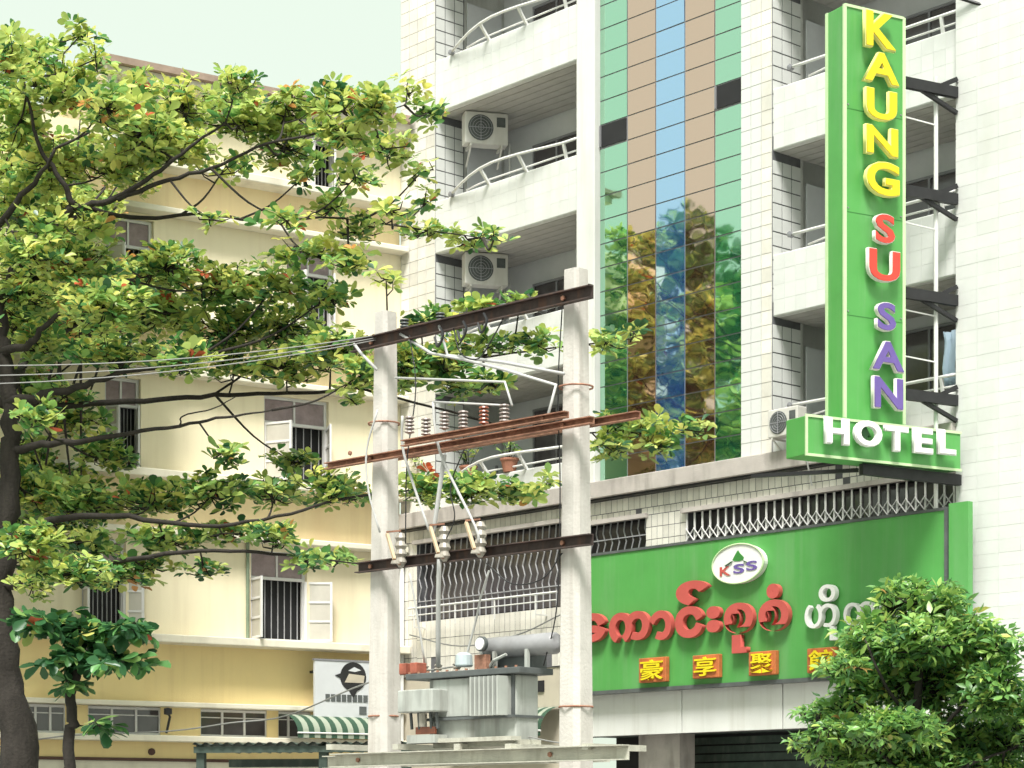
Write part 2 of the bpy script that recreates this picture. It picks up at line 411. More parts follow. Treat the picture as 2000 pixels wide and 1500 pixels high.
# cornice and storey below it
cor = hbox('cornice', M_stone, U_END, U_R1, -.22, .1, CORN0 + .06, CORN1 - .004, bevel=.015)
hbox('cornice_drip', M_black, U_END, U_R1, -.16, .1, CORN0 + .02, CORN0 + .058, parent=cor)
wins = [(-7.17, -2.75, 5.70, 7.36), (-2.25, -.50, 5.70, 7.22), (.52, 6.5, 5.70, 7.20)]
lower = hbox('lower_wall', M_grout, U_END, -7.17, 0, .3, 4.55, CORN0 + .04)
hbox('lower_wall', M_grout, -2.75, -2.25, 0, .3, 4.55, CORN0 + .04)
hbox('lower_wall', M_grout, -.50, .52, 0, .3, 4.55, CORN0 + .04)
for a, b, z0, z1 in wins:
    hbox('lower_wall', M_grout, a, b, 0, .3, z1, CORN0 + .04)
    hbox('lower_wall', M_grout, a, b, 0, .3, 4.55, z0)
def small_tiles(u0, u1, z0, z1, w, h):
    nx, nz = max(1, round((u1 - u0) / w)), max(1, round((z1 - z0) / h)); w, h = (u1 - u0) / nx, (z1 - z0) / nz
    for i in range(nx):
        for j in range(nz):
            if random.random() < .004: continue
            d = random.uniform(.006, .010)
            tiles_small.box(u0 + i * w + .007, u0 + (i + 1) * w - .007, -d, 0, z0 + j * h + .006, z0 + (j + 1) * h - .006)
small_tiles(U_END, U_R1, 7.36, CORN0 + .02, .15, .24)
small_tiles(-2.25, U_R1, 7.22, 7.358, .15, .14)
small_tiles(U_END, -7.17, 4.56, 7.358, .15, .42)
small_tiles(-7.17, -2.75, 4.56, 5.70, .15, .42)
small_tiles(-2.75, -2.25, 4.56, 7.358, .15, .42)
small_tiles(-.50, .52, 6.3, 7.218, .15, .24)
ts = tiles_small.build('small_tile', M_tile2, hotel); kind(ts, 'stuff')
fine = MB()                                            # pale tiles on parapets and on the corner pier
def fine_tiles(u0, u1, z0, z1, y, w, h):
    nx, nz = max(1, round((u1 - u0) / w)), max(1, round((z1 - z0) / h)); w, h = (u1 - u0) / nx, (z1 - z0) / nz
    for i in range(nx):
        for j in range(nz):
            d = random.uniform(.003, .006); fine.box(u0 + i * w + .002, u0 + (i + 1) * w - .002, y - d, y, z0 + j * h + .002, z0 + (j + 1) * h - .002)
fine_tiles(U_R1, 8.2, 2.2, 17.2, -.10, .42, .21)
for a, b in ((U_L0, U_L1), (U_R0, U_R1)):
    for zs in SOF[:3]: fine_tiles(a + .02, b - .02, zs + .02, zs + 1.06, -.005, .25, .26)
    fine_tiles(a + .02, b - .02, CORN1 + .01, CORN1 + .50, -.005, .25, .25)
kind(fine.build('pale_tile', M_tile, hotel), 'stuff')

for wi, (a, b, z0, z1) in enumerate(wins):
    w = MB().box(a, b, .30, .34, z0, z1).build('window', M_dark, hotel)
    MB().box(a + .05, b - .05, .24, .25, z0 + .05, z1 - .05).build('pane', M_wglass, w)
    lintel = MB().box(a - .06, b + .06, -.10, .02, z1 - .05, z1 + .03).build('lintel', M_stone, w)
    # grille of upright bars, every second one kinked like a folding gate
    n = int((b - a) / .19)
    for i in range(n + 1):
        x = a + .04 + (b - a - .08) * i / n
        if wi == 2:
            MB().bar((x, -.02, 6.2), (x, -.02, z1 - .06), .035, .02).build('bar', M_frame, w)
        else:
            pts = [(x, .05, z0), (x, .05, z0 + .35)]
            for q in range(5): pts += [(x + (.035 if q % 2 else -.035), .05, z0 + .5 + q * .2)]
            pts += [(x, .05, z1)]
            MB().tube(pts, .014, 5).build('bar', M_bars, w)
    if wi == 2:
        for i in range(n):
            x0 = a + .04 + (b - a - .08) * i / n; x1 = a + .04 + (b - a - .08) * (i + 1) / n
            mb = MB()
            for q in range(2):
                zz = 6.42 + q * .22
                mb.bar((x0, -.035, zz), (x1, -.035, zz + .22), .022, .012); mb.bar((x0, -.05, zz + .22), (x1, -.05, zz), .022, .012)
            mb.build('lattice', M_frame, w)
    else:
        for zz in (z0 + .42, z1 - .35): MB().bar((a, .03, zz), (b, .03, zz), .02).build('cross_bar', M_bars, w)
# ledge rail outside the left window
rail = MB().tube([(-7.1, -.3, 5.95), (-2.6, -.3, 5.95)], .022, 6).build('ledge_rail', M_rail, hotel)
MB().tube([(-7.1, -.3, 5.80), (-2.6, -.3, 5.80)], .014, 6).build('lower_rail', M_rail, rail)
for x in (-6.9, -5.6, -4.4, -3.2): MB().bar((x, -.3, 5.55), (x, -.3, 5.95), .025).build('post', M_rail, rail)
for x in (-6.9, -3.2): MB().bar((x, -.3, 5.56), (x, 0, 5.56), .025).build('bracket', M_rail, rail)
# things seen inside the barred window: shelves with goods are only dark colour blocks
sh = MB().box(-7.1, -2.8, .262, .28, 6.15, 6.19).build('shelf', M_brown, hotel)
for i, c in enumerate(((.35, .05, .04), (.05, .08, .2), (.3, .2, .05), (.25, .25, .25), (.05, .18, .1), (.3, .06, .05))):
    x = -6.8 + i * .66
    MB().box(x, x + .28, .27, .295, 6.195, 6.42 + .05 * (i % 3)).build('goods_box', mat('goods %d' % i, c, .6), sh)
# fascia panels and dark shop front
fz0, fz1 = 3.15, 3.965
xs = [H.u(1100, -.25), H.u(1333, -.25), H.u(1530, -.25), H.u(1725, -.25), U_R1 + .1]
for a, b in zip(xs[:-1], xs[1:]): hbox('fascia_panel', M_white, a + .012, b - .012, -.27, -.2, fz0, fz1, bevel=.006)
hbox('fascia_back', M_grout, xs[0], xs[-1], -.2, .3, fz0 + .01, 4.55)
shop = hbox('shop_front', M_dark, -2.6, U_R1, 1.3, 1.4, 0, fz0 + .3)
hbox('shop_soffit', M_corr, -2.6, U_R1, -.18, 1.3, fz0 + .04, fz0 + .1)
hbox('shop_column', M_stone, H.u(1240), H.u(1320), .1, .5, 0, fz0 + .04)
for i in range(6): hbox('shutter_slat', M_corr, -1.2, U_R1 - .2, 1.26, 1.298, 2.2 + i * .16, 2.33 + i * .16)
hbox('low_wall', mat('beige wall', (.55, .50, .40), .85, .08, 1, dirt=(.35, .3, .22), dirt_amt=.5), U_END, -2.62, .02, .4, 0, 4.545)
hbox('low_window', M_dark, H.u(1028), H.u(1062), -.01, .02, H.z(1352, H.u(1045)), H.z(1330, H.u(1045)))
# pipe running down the corner pier
MB().tube([(U_END + .12, -.08, 0), (U_END + .12, -.08, 7.4)], .05, 8).build('drain_pipe', M_rail, hotel, smooth=True)

# ------------------------------------------------------------------ air conditioners
def aircon(label, mw, w=.86, h=.62, d=.32, group='outdoor air conditioner units'):
    """front looks to -y; sits on two brackets"""
    r = empty('air_conditioner', label, 'air conditioner', mw, group)
    MB().box(0, w, 0, d, 0, h).build('case', M_ac, r, bevel=.025)
    cx, cz = w * .36, h * .5
    MB().lathe((cx, .0, cz), [(.25, .03), (.25, -.012), (.235, -.016)], 24, 'y').build('fan_shroud', M_tdark, r)
    fg = MB()
    for q in range(1, 5):
        fg.tube([(cx + .055 * q * math.cos(a), -.024, cz + .055 * q * math.sin(a)) for a in [2 * math.pi * i / 20 for i in range(21)]], .005, 4)
    fg.bar((cx - .24, -.024, cz), (cx + .24, -.024, cz), .012); fg.bar((cx, -.024, cz - .24), (cx, -.024, cz + .24), .012)
    fg.build('fan_grille', M_bars, r)
    MB().box(w * .73, w * .93, -.008, .0, h * .55, h * .85).build('vent_panel', M_tdark, r)
    for x in (.12, w - .12):
        MB().bar((x, .0, -.02), (x, d + .12, -.02), .04).bar((x, .04, -.04), (x, d + .12, -.34), .03).build('bracket', M_ac, r)
    MB().tube([(w * .9, d * .5, .1), (w + .06, d * .5, .1), (w + .08, d * .6, -.5), (w + .05, d + .1, -1.1)], .02, 6).build('hose', M_cable, r)
    return r
for k, lab in ((2, 'air conditioner unit hung under the balcony ceiling, upper of the two left of the glass'),
               (1, 'air conditioner unit hung under the balcony ceiling, lower one half behind yellow leaves')):
    z = SOF[k] - .67
    mw = H.mat @ Matrix.Translation((U_L0 + .62, .28, z)) @ Matrix.Rotation(R(62), 4, 'Z') @ Matrix.Scale(1.06, 4)
    aircon(lab, mw)
mw = H.mat @ Matrix.Translation((H.u(1497, -.45), -.42, H.z(868, H.u(1497)))) @ Matrix.Scale(.78, 4)
aircon('air conditioner unit on the white wall beside the green letters', mw)

# ------------------------------------------------------------------ vertical hotel sign
SG = Frame(P(1870, 0, 34.2).x, 34.2, R(29.6))
sign = empty('hotel_sign', 'tall green box sign with raised coloured letters and a cross box at its foot', 'sign', SG.mat)
u0, u1 = SG.u(1650), SG.u(1765); thick = .46
zt, zb = SG.z(8, u0), SG.z(816, u0)
MB().box(u0, u1, 0, thick, zb - .1, zt).build('vertical_box', M_sgreen, sign, bevel=.012)
e = MB()
for x in (u0, u1): e.box(x - .028, x + .028, -.014, .02, zb, zt)
e.box(u0, u1, -.016, .02, zt - .03, zt + .012); e.box(u0 - .012, u0 + .01, thick - .05, thick + .012, zb, zt)
e.build('box_trim', M_sedge, sign)
for k in range(1, 4):
    z = zb + (zt - zb) * k / 4; MB().box(u0 + .03, u1 - .03, -.003, .02, z - .006, z + .006).build('panel_seam', mat('seam dark green', (.05, .22, .05), .6), sign)
    for x in (u0 + .06, u1 - .06): MB().lathe((x, -.006, z + .06), [(0, -.008), (.014, -.006), (.014, .01)], 8, 'y').build('rivet', M_alu, sign)
h0, h1 = SG.u(1567), SG.u(1868)
hz0, hz1 = SG.z(889, h0), SG.z(813, h0)
hb = MB().box(h0, h1, -.10, thick - .05, hz0, hz1).build('cross_box', M_sgreen, sign, bevel=.012)
e = MB()
for z in (hz0, hz1): e.box(h0 - .02, h1 + .01, -.115, -.09, z - .02, z + .02)
e.box(h0 - .02, h0 + .02, -.117, -.09, hz0 + .02, hz1 - .02)
e.build('cross_box_trim', M_sedge, sign)
def sign_letter(ch, l, r_, t_, b_, face, rim, y=-.0, fat=.025, parent=sign, fr=SG, dep=.07):
    x0, x1 = fr.u(l, y), fr.u(r_, y); xm = (x0 + x1) / 2
    za, zb_ = fr.z(b_, xm, y), fr.z(t_, xm, y)
    o = link('letter', glyph(ch, x1 - x0, zb_ - za, .03, fat), parent); o.data.materials.append(face)
    o.location = (x0, y - dep - .04, za)
    b = link('letter_rim', glyph(ch, x1 - x0 + .03, zb_ - za + .03, dep, fat + .012), o); b.data.materials.append(rim)
    b.location = (-.015, dep - .012, -.015)
    return o
for ch, l, r_, t_, b_, f_, rm in (('K', 1684, 1748, 28, 100, M_yell, M_yello), ('A', 1681, 1754, 106, 168, M_yell, M_yello),
        ('U', 1685, 1750, 178, 240, M_yell, M_yello), ('N', 1685, 1752, 250, 308, M_yell, M_yello), ('G', 1685, 1755, 318, 387, M_yell, M_yello),
        ('S', 1702, 1746, 420, 480, M_red, M_rimw), ('U', 1690, 1756, 490, 554, M_red, M_rimw),
        ('S', 1706, 1748, 592, 650, M_pur, M_rimw), ('A', 1696, 1764, 668, 728, M_pur, M_rimw), ('N', 1700, 1762, 738, 802, M_pur, M_rimw)):
    sign_letter(ch, l - 2, r_ - 9, t_ + 3, b_ - 2, f_, rm, y=-.03)
for ch, l, r_, t_, b_ in (('H', 1606, 1650, 820, 868), ('O', 1662, 1714, 825, 873), ('T', 1722, 1765, 836, 882), ('E', 1778, 1813, 840, 886), ('L', 1826, 1858, 843, 888)):
    o = sign_letter(ch, l, r_, t_, b_, M_lwhite, M_lwhite, y=-.13, fat=.03, dep=.05)
    if ch == 'O':
        xm = .5 * (SG.u(1662, -.13) + SG.u(1714, -.13)); zc = SG.z(849, xm)
        t = MB().prism([(xm - .11, zc - .05), (xm - .05, zc - .02), (xm - .03, zc - .1), (xm + .03, zc - .1), (xm + .05, zc - .02), (xm + .11, zc - .05), (xm, zc + .13)], -.16, -.10)
        t.build('tree_emblem', M_gsign, sign)
# arms that hold it to the corner pier
for py in (147, 360, 562, 762):
    z = SG.z(py, u1); s_ = MB()
    a0 = SG.u(1766, .25); tgt = SG.mat.inverted() @ H.w(U_R1 + .03, -.12, z)
    s_.bar((a0, .25, z), (tgt.x, tgt.y, z - .02), .09, .17)
    s_.bar((a0 + .35 * (tgt.x - a0), .25, z - .06), (tgt.x, tgt.y, z - .34), .06)
    s_.bar((a0 + .6 * (tgt.x - a0), .25, z), (tgt.x, tgt.y, z + .2), .07)
    s_.build('arm', M_black, sign)
z = hz0 - .12
tgt = SG.mat.inverted() @ H.w(U_R1 + .1, -.14, z)
MB().bar((SG.u(1690), .1, z + .02), (tgt.x, tgt.y, z), .10, .17).build('foot_beam', M_black, sign)
MB().bar((SG.u(1700), .3, z + .04), (SG.u(1612), 1.9, z + .1), .06).build('foot_beam', M_black, sign)
# slender pipe beside the sign
pz0, pz1 = SG.z(725, SG.u(1828, .3), .3), SG.z(150, SG.u(1828, .3), .3)
o = MB().tube([(SG.u(1828, .3), .3, pz0 - 2.5), (SG.u(1828, .3), .3, pz1)], .035, 8)
for py in (235, 440, 610, 700): 
    zz = SG.z(py, SG.u(1800, .3), .3); o.bar((SG.u(1768, .3), .3, zz), (SG.u(1828, .3), .3, zz - .03), .02)
pp = o.build('steel_pipe', M_rail, None, SG.mat); tag(pp, 'slender pale upright pipe just right of the tall green sign', 'pipe')
# stay rod at the top
o = MB().tube([P(1800, -40, 34.6), P(1870, -5, 34.3), P(1945, 18, 34)], .03, 6).build('stay_rod', M_black)
tag(o, 'dark rod running across the top of the white corner pier', 'rod')
# laundry on the balcony
def cloth(label, l, r_, t_, b_, c, y=.35):
    x0, x1 = H.u(l, y), H.u(r_, y); xm = .5 * (x0 + x1); z1, z0 = H.z(t_, xm, y), H.z(b_, xm, y)
    mb = MB(); nx, nz = 8, 6
    for j in range(nz + 1):
        for i in range(nx + 1):
            s = i / nx; mb.v.append((x0 + (x1 - x0) * s + .02 * math.sin(j * 1.3), y + .04 * math.sin(s * 14 + j * .5), z1 + (z0 - z1) * j / nz - .03 * math.sin(s * 3.1)))
    for j in range(nz):
        for i in range(nx): q = j * (nx + 1) + i; mb.f.append((q, q + 1, q + nx + 2, q + nx + 1))
    o = mb.build('hanging_cloth', mat('cloth ' + label[:8], c, .9), None, H.mat, smooth=True)
    s = o.modifiers.new('thick', 'SOLIDIFY'); s.thickness = .012
    tag(o, label, 'laundry', 'laundry on the right balcony')
cloth('pale blue cloth hanging over the balcony rail by the corner pier', 1842, 1868, 645, 752, (.45, .58, .70))
cloth('dull red cloth hanging beside the blue one on the balcony', 1870, 1888, 620, 735, (.40, .13, .14), .45)

# ------------------------------------------------------------------ billboard
BY = -.45
bb = empty('billboard', 'wide green billboard with red Burmese letters and a white oval emblem', 'sign', H.mat)
bu0, bu1, bz0, bz1 = H.u(1112, BY), H.u(1846, BY), 3.99, 6.51
MB().box(bu0, bu1, BY, BY + .12, bz0, bz1).build('board', M_sgreen, bb)
e = MB()
e.box(bu0, bu1 + .05, BY - .04, BY + .12, bz0 - .07, bz0 - .002); e.box(bu0, bu1 + .05, BY - .02, BY + .12, bz1 + .002, bz1 + .05)
e.box(bu1 + .002, bu1 + .05, BY - .03, BY + .12, bz0, bz1)
e.build('board_frame', M_tdark, bb)
MB().box(H.u(1853, BY), H.u(1891, BY), BY + .0, BY + .12, bz0, bz1 + .10).build('end_panel', M_sgreen, bb)
for x in (bu0 + .4, 1.5, 4.0): MB().bar((x, BY + .13, 5.4), (x, .0, 5.4), .06).build('bracket', M_black, bb)
def bchar(ch, l, r_, t_, b_, m, fat, name='letter', dep=.05, y=BY):
    """l r t b in the enlarged crop of the photo (1150,1030 + 0.275 * crop)"""
    l, r_, t_, b_ = 1150 + .275 * l, 1150 + .275 * r_, 1030 + .275 * t_, 1030 + .275 * b_
    yy = y - .14
    x0, x1 = H.u(l, yy), H.u(r_, yy); xm = (x0 + x1) / 2; za, zb_ = H.z(b_, xm, yy), H.z(t_, xm, yy)
    o = link(name, glyph(ch, x1 - x0, zb_ - za, .10, fat), bb); o.data.materials.append(m); o.location = (x0, y - .04, za); return o
F_ = .045
for ch, l, r_, t_, b_ in (('\u1031', -95, 118, 610, 815), ('\u1000', 142, 425, 600, 812), ('\u102c', 430, 585, 590, 800),
        ('\u1004', 612, 808, 560, 785), ('\u103a', 618, 850, 378, 552), ('\u1038', 835, 930, 560, 745),
        ('\u1005', 958, 1165, 535, 752), ('\u102f', 1015, 1120, 762, 892), ('\u1005', 1203, 1418, 512, 735), ('\u1036', 1262, 1350, 400, 505)):
    bchar(ch, l, r_, t_, b_, M_lred, .030 if ch == '\u1005' else F_)
for ch, l, r_, t_, b_ in (('\u101f', 1532, 1755, 545, 712), ('\u102d', 1632, 1750, 405, 528), ('\u102f', 1710, 1765, 700, 800), ('\u1010', 1808, 2030, 530, 690),
                          ('\u101a', 2060, 2280, 505, 670), ('\u103a', 2110, 2260, 380, 490)):
    bchar(ch, l, r_, t_, b_, M_lwhite, .006)
for ch, l, r_, t_, b_ in (('\u8c6a', 360, 552, 925, 1100), ('\u4eab', 742, 928, 905, 1070), ('\u805a', 1140, 1330, 880, 1050), ('\u9928', 1555, 1755, 855, 1030)):
    L_, R_, T_, B_ = 1150 + .275 * l, 1150 + .275 * r_, 1030 + .275 * t_, 1030 + .275 * b_
    yy = BY - .1; x0, x1 = H.u(L_, yy), H.u(R_, yy); xm = .5 * (x0 + x1); za, zb_ = H.z(B_, xm, yy), H.z(T_, xm, yy)
    pl = MB().box(x0, x1, BY - .12, BY - .02, za, zb_).build('character_plate', mat('orange red plate', (.50, .15, .05), .6, .25, 6), bb, bevel=.012)
    q = link('character', glyph(ch, (x1 - x0) * .82, (zb_ - za) * .82, .03, .012), pl); q.data.materials.append(M_yell); q.location = (x0 + (x1 - x0) * .09, BY - .122, za + (zb_ - za) * .09)
# oval emblem
xc, zc = H.uz(1441, 1101, BY - .12)
rx, rz = .78, .34
rx = .47 * (H.u(1494, BY - .12) - H.u(1388, BY - .12))
ov = [(xc + rx * math.cos(a), zc + rz * math.sin(a)) for a in [2 * math.pi * i / 48 for i in range(48)]][::1]
em = MB().prism(ov, BY - .12, BY - .01).build('emblem_disc', M_lwhite, bb)
rim = MB().tube([(x, BY - .125, z) for x, z in ov] + [(ov[0][0], BY - .125, ov[0][1])], .018, 6).build('emblem_rim', M_sedge, em)
def ex(a, b): return (xc + rx * a, zc + rz * b)
MB().prism([ex(*q) for q in ((-.20, .22), (-.12, .42), (-.03, .62), (.02, .68), (.10, .5), (.24, .3), (.22, .16), (.05, .12), (-.12, .14))], BY - .128, BY - .119).build('emblem_tree', mat('emblem green', (.05, .24, .05), .5), em)
for q0, q1 in (((-.48, -.05), (-.2, .14)), ((.24, .1), (.36, .02))): MB().bar((ex(*q0)[0], BY - .126, ex(*q0)[1]), (ex(*q1)[0], BY - .126, ex(*q1)[1]), .045, .012).build('emblem_branch', M_gsign, em)
for ch, a0, a1, b0, b1, m in (('K', -.70, -.28, -.55, -.08, M_lred), ('S', -.16, .26, -.5, -.02, M_pur), ('S', .34, .76, -.42, .06, M_pur)):
    q = link('emblem_letter', glyph(ch, rx * (a1 - a0), rz * (b1 - b0), .012, .02), em); q.data.materials.append(m); q.location = (ex(a0, b0)[0], BY - .12, ex(a0, b0)[1])

# ------------------------------------------------------------------ awning at the foot of the hotel and shop board
def awning(label, fr, px0, px1, y, zt, zb_, out, group='striped awnings'):
    x0, x1 = fr.u(px0, y), fr.u(px1, y); n = max(3, int((x1 - x0) / .12))
    r = empty('awning', label, 'awning', fr.mat @ Matrix.Translation((x0, y, 0)), group)
    w = (x1 - x0) / n
    mb = MB(); k = 6
    for s in (0, 1):
        for j in range(k + 1):
            a = j / k * math.pi / 2
            mb.v.append((w * s, -out * math.sin(a), zb_ + (zt - zb_) * math.cos(a)))
        mb.v.append((w * s, -out, zb_ - .1))
    for j in range(k + 1): mb.f.append((j, k + 2 + j, k + 3 + j, j + 1))
    me = [mb.mesh('stripe', M_awg, True), mb.mesh('stripe', M_aww, True)]
    for i in range(n):
        s_ = link('stripe', me[i % 2], r); s_.location = (i * w, 0, 0)
    MB().tube([(0, -out, zb_), (x1 - x0, -out, zb_)], .02, 6).build('front_tube', M_rail, r)
    return r
YF = Frame(H.X(U_END), H.Y(U_END), math.atan2(.5457, .838))
awning('green and cream striped rounded awning under the pale shop board', YF, 548, 720, -.25, YF.z(1398, -2), YF.z(1436, -2), .75)
awning('dark striped awning between the transformer and the right pole', H, 900, 1100, .0, H.z(1384, -4), H.z(1432, -4), .6)
sb = empty('shop_board', 'pale grey shop board with a round black emblem above the striped awning', 'sign', YF.mat)
sx0, sx1 = YF.u(612, -.5), YF.u(760, -.5); sz0, sz1 = YF.z(1402, sx0, -.5), YF.z(1290, sx0, -.5)
MB().box(sx0, sx1, -.56, -.5, sz0, sz1).build('board', M_board, sb)
MB().box(sx0 - .02, sx1 + .02, -.57, -.49, sz1 + .002, sz1 + .04).build('board_frame', M_alu, sb)
exc, ezc = YF.uz(690, 1322, -.57)
MB().prism([(exc + .30 * math.cos(a), ezc + .30 * math.sin(a)) for a in [2 * math.pi * i / 24 for i in range(24)]], -.572, -.561).build('round_emblem', M_black, sb)
MB().prism([(exc - .42, ezc + .02), (exc - .26, ezc - .06), (exc - .24, ezc + .08)], -.574, -.5615).build('emblem_beak', M_black, sb)
MB().prism([(exc - .2, ezc - .12), (exc + .24, ezc - .12), (exc + .26, ezc + .03), (exc - .1, ezc + .06)], -.576, -.573).build('emblem_band', mat('emblem tan', (.5, .45, .36), .6), sb)
MB().prism([(exc - .12, ezc + .12), (exc + .02, ezc + .2), (exc + .18, ezc + .14), (exc + .04, ezc + .1)], -.576, -.573).build('emblem_band', M_board, sb)
MB().prism([(exc - .1, ezc - .28), (exc + .1, ezc - .28), (exc, ezc - .42)], -.574, -.5615).build('emblem_point', M_black, sb)
bx = YF.u(636, -.57)
for i in range(9):
    x = bx + i * .125
    MB().box(x, x + .10, -.569, -.561, YF.z(1372, bx), YF.z(1358, bx)).build('letter_block', M_tdark, sb)
MB().box(YF.u(702, -.57), YF.u(716, -.57), -.57, -.561, YF.z(1396, bx), YF.z(1380, bx)).build('small_mark', M_tdark, sb)
for x in (sx0 + .2, sx1 - .3): MB().bar((x, -.5, sz1 - .2), (x, 0, sz1 - .2), .05).build('bracket', M_black, sb)

# ================================================================== YELLOW BUILDING
apt = empty('apartment_building', 'yellow apartment building with projecting ledges behind the big almond tree', 'building', YF.mat)
UL, ULT = -9.4, YF.u(222)
sills = [5.20, 8.40, 11.50, 14.46]; heads = [7.15, 10.30, 13.42, 16.05]
def yb(name, m, *a, parent=None, bevel=0): return MB().box(*a).build(name, m, parent or apt, bevel=bevel)
colB = [(YF.u(490), YF.u(600)), (YF.u(516), YF.u(642)), (YF.u(560), YF.u(652)), (YF.u(585), YF.u(655))]
colA = [(YF.u(160), YF.u(246)), (YF.u(205), YF.u(275)), (YF.u(208), YF.u(300)), None]
D = .35
for f in range(4):
    left = UL if f < 3 else ULT
    z0, z1 = sills[f], heads[f]
    ops = [o for o in (colA[f], colB[f]) if o and o[0] > left]
    xs = [left] + [x for o in ops for x in o] + [.0]
    for i in range(0, len(xs), 2): yb('wall', M_cream_lit, xs[i], xs[i + 1], 0, D, z0, z1)
    # spandrel above this window band
    if f < 3: yb('spandrel', M_peach_shade, left, 0, .06, D + .1, z1, sills[f + 1])
    yb('sill_ledge', M_ledge, left, .0, -.42, D, z0 - .16, z0, bevel=.02)
    if f < 3: yb('head_ledge', M_ledge, left, .0, -.34, D, z1 + .002, z1 + .12, bevel=.02)
    for ci, (a, b) in enumerate(ops):
        wz1 = z1 - .12; ztr = z0 + (wz1 - z0) * .70
        yb('lintel_wall', M_cream_lit, a, b, 0, D, wz1, z1 - .002)
        w = yb('window', M_dark, a, b, D - .05, D - .01, z0, wz1)
        fr = MB()
        for x in (a + .03, b - .03): fr.box(x - .03, x + .03, .10, .18, z0, wz1)
        for z in (z0 + .03, ztr, wz1 - .03): fr.box(a + .061, b - .061, .098, .178, z - .03, z + .03)
        fr.box((a + b) / 2 - .02, (a + b) / 2 + .02, .102, .176, ztr + .03, wz1 - .06)
        fr.build('window_frame', M_frame, w)
        for x0, x1 in ((a + .06, (a + b) / 2 - .02), ((a + b) / 2 + .02, b - .06)):
            MB().box(x0 + .005, x1 - .005, .13, .14, ztr + .035, wz1 - .065).build('pane', M_mauve_refl, w)
        n = 8
        for i in range(n):
            x = a + .12 + (b - a - .24) * i / (n - 1)
            MB().tube([(x, .21, z0 + .06), (x, .21, ztr - .03)], .012, 5).build('bar', M_bars, w)
        # open casements, swung out
        for side in (0, 1):
            ang = R(94 if f == 0 else 60) if side == 0 else R(148 if f == 0 else 70)
            lw = (b - a) * .45; lh = ztr - z0 - .06
            lf = MB()
            for x in (0, lw - .05): lf.box(x, x + .05, -.02, .02, 0, lh)
            for q in range(4): zz = q * (lh - .05) / 3; lf.box(.05, lw - .05, -.018, .018, zz, zz + .045)
            leaf = lf.build('casement', M_frame, w)
            for q in range(3): 
                zz = q * (lh - .05) / 3 + .047; MB().box(.052, lw - .052, -.004, .004, zz, zz + (lh - .05) / 3 - .05).build('pane', mat('pale pane', (.55, .52, .46), .15, .1, 2, spec=.7), leaf)
            if side == 0: leaf.matrix_local = Matrix.Translation((a + .03, .06, z0 + .03)) @ Matrix.Rotation(-ang, 4, 'Z')
            else: leaf.matrix_local = Matrix.Translation((b - .03, .06, z0 + .03)) @ Matrix.Rotation(math.pi + ang, 4, 'Z')
        if f == 0 and ci == 1:
            MB().tube([(a - .1, -.06, z0), (a - .1, -.06, z1)], .035, 6).build('pipe', mat('green pipe', (.20, .26, .18), .6), w)
yb('eave', M_roof, ULT - .35, .0, -.55, 6, 16.07, 16.20)
yb('eave_board', M_ledge, ULT - .3, .0, -.40, 5.8, 15.93, 16.066)
roof = yb('roof', M_roof, ULT, .0, .3, 6, 16.21, 16.5)
yb('terrace_wall', M_cream_lit, UL, ULT - .01, .0, .2, sills[3], sills[3] + .55)
yb('corner_post', M_white, ULT - .16, ULT + .04, -.1, .2, 14.46, 16.06)
yb('core', M_cream_lit, UL, -.02, D + .2, 6, 0, sills[3] - .2)
yb('core', M_cream_lit, ULT, -.02, D + .2, 6, sills[3] - .2, 16.05)
# base: high spandrel, a row of low windows, a lower wall
zg1, zg0, zl = 3.90, 3.24, 2.80
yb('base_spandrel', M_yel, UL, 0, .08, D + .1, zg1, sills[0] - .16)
yb('base_ledge', M_ledge, UL, 0, -.22, D, zg1 - .10, zg1 - .002, bevel=.015)
gw_ = [(45, 132), (176, 318), (396, 526), (548, 612)]
xs = [UL] + [YF.u(p) for q in gw_ for p in q] + [0]
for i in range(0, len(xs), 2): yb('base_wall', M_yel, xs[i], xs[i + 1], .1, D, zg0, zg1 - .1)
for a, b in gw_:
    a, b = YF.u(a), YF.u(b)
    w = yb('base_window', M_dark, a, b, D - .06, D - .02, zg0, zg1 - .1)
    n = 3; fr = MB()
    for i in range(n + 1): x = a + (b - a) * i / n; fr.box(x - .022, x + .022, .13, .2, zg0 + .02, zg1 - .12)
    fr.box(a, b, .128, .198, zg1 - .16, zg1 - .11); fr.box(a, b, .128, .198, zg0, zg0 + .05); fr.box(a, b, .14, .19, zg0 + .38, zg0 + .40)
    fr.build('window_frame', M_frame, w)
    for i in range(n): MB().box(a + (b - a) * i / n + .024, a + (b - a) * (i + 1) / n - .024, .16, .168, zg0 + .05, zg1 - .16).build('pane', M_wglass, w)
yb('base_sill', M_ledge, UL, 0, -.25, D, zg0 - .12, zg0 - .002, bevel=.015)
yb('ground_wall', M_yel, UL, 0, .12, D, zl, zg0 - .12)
yb('plinth_line', M_brown, UL, 0, .08, D, zl - .06, zl - .002)
yb('plinth', M_ledge, UL, 0, .14, D, 0, zl - .062)
MB().lathe((YF.u(300), .1, YF.z(1468, YF.u(300))), [(0, -.04), (.07, -.03), (.07, .03), (0, .04)], 10, 'y').build('wall_lamp', M_brown, apt)
# lamp and cable on the base wall
lp = MB().tube([YF.p(325, 1432, -.05), YF.p(332, 1400, -.1), YF.p(326, 1388, -.16)], .025, 6).lathe(YF.p(328, 1390, -.18), [(0, -.07), (.08, -.05), (.08, .06), (0, .08)], 10)
lp.build('wall_light', M_black, apt)

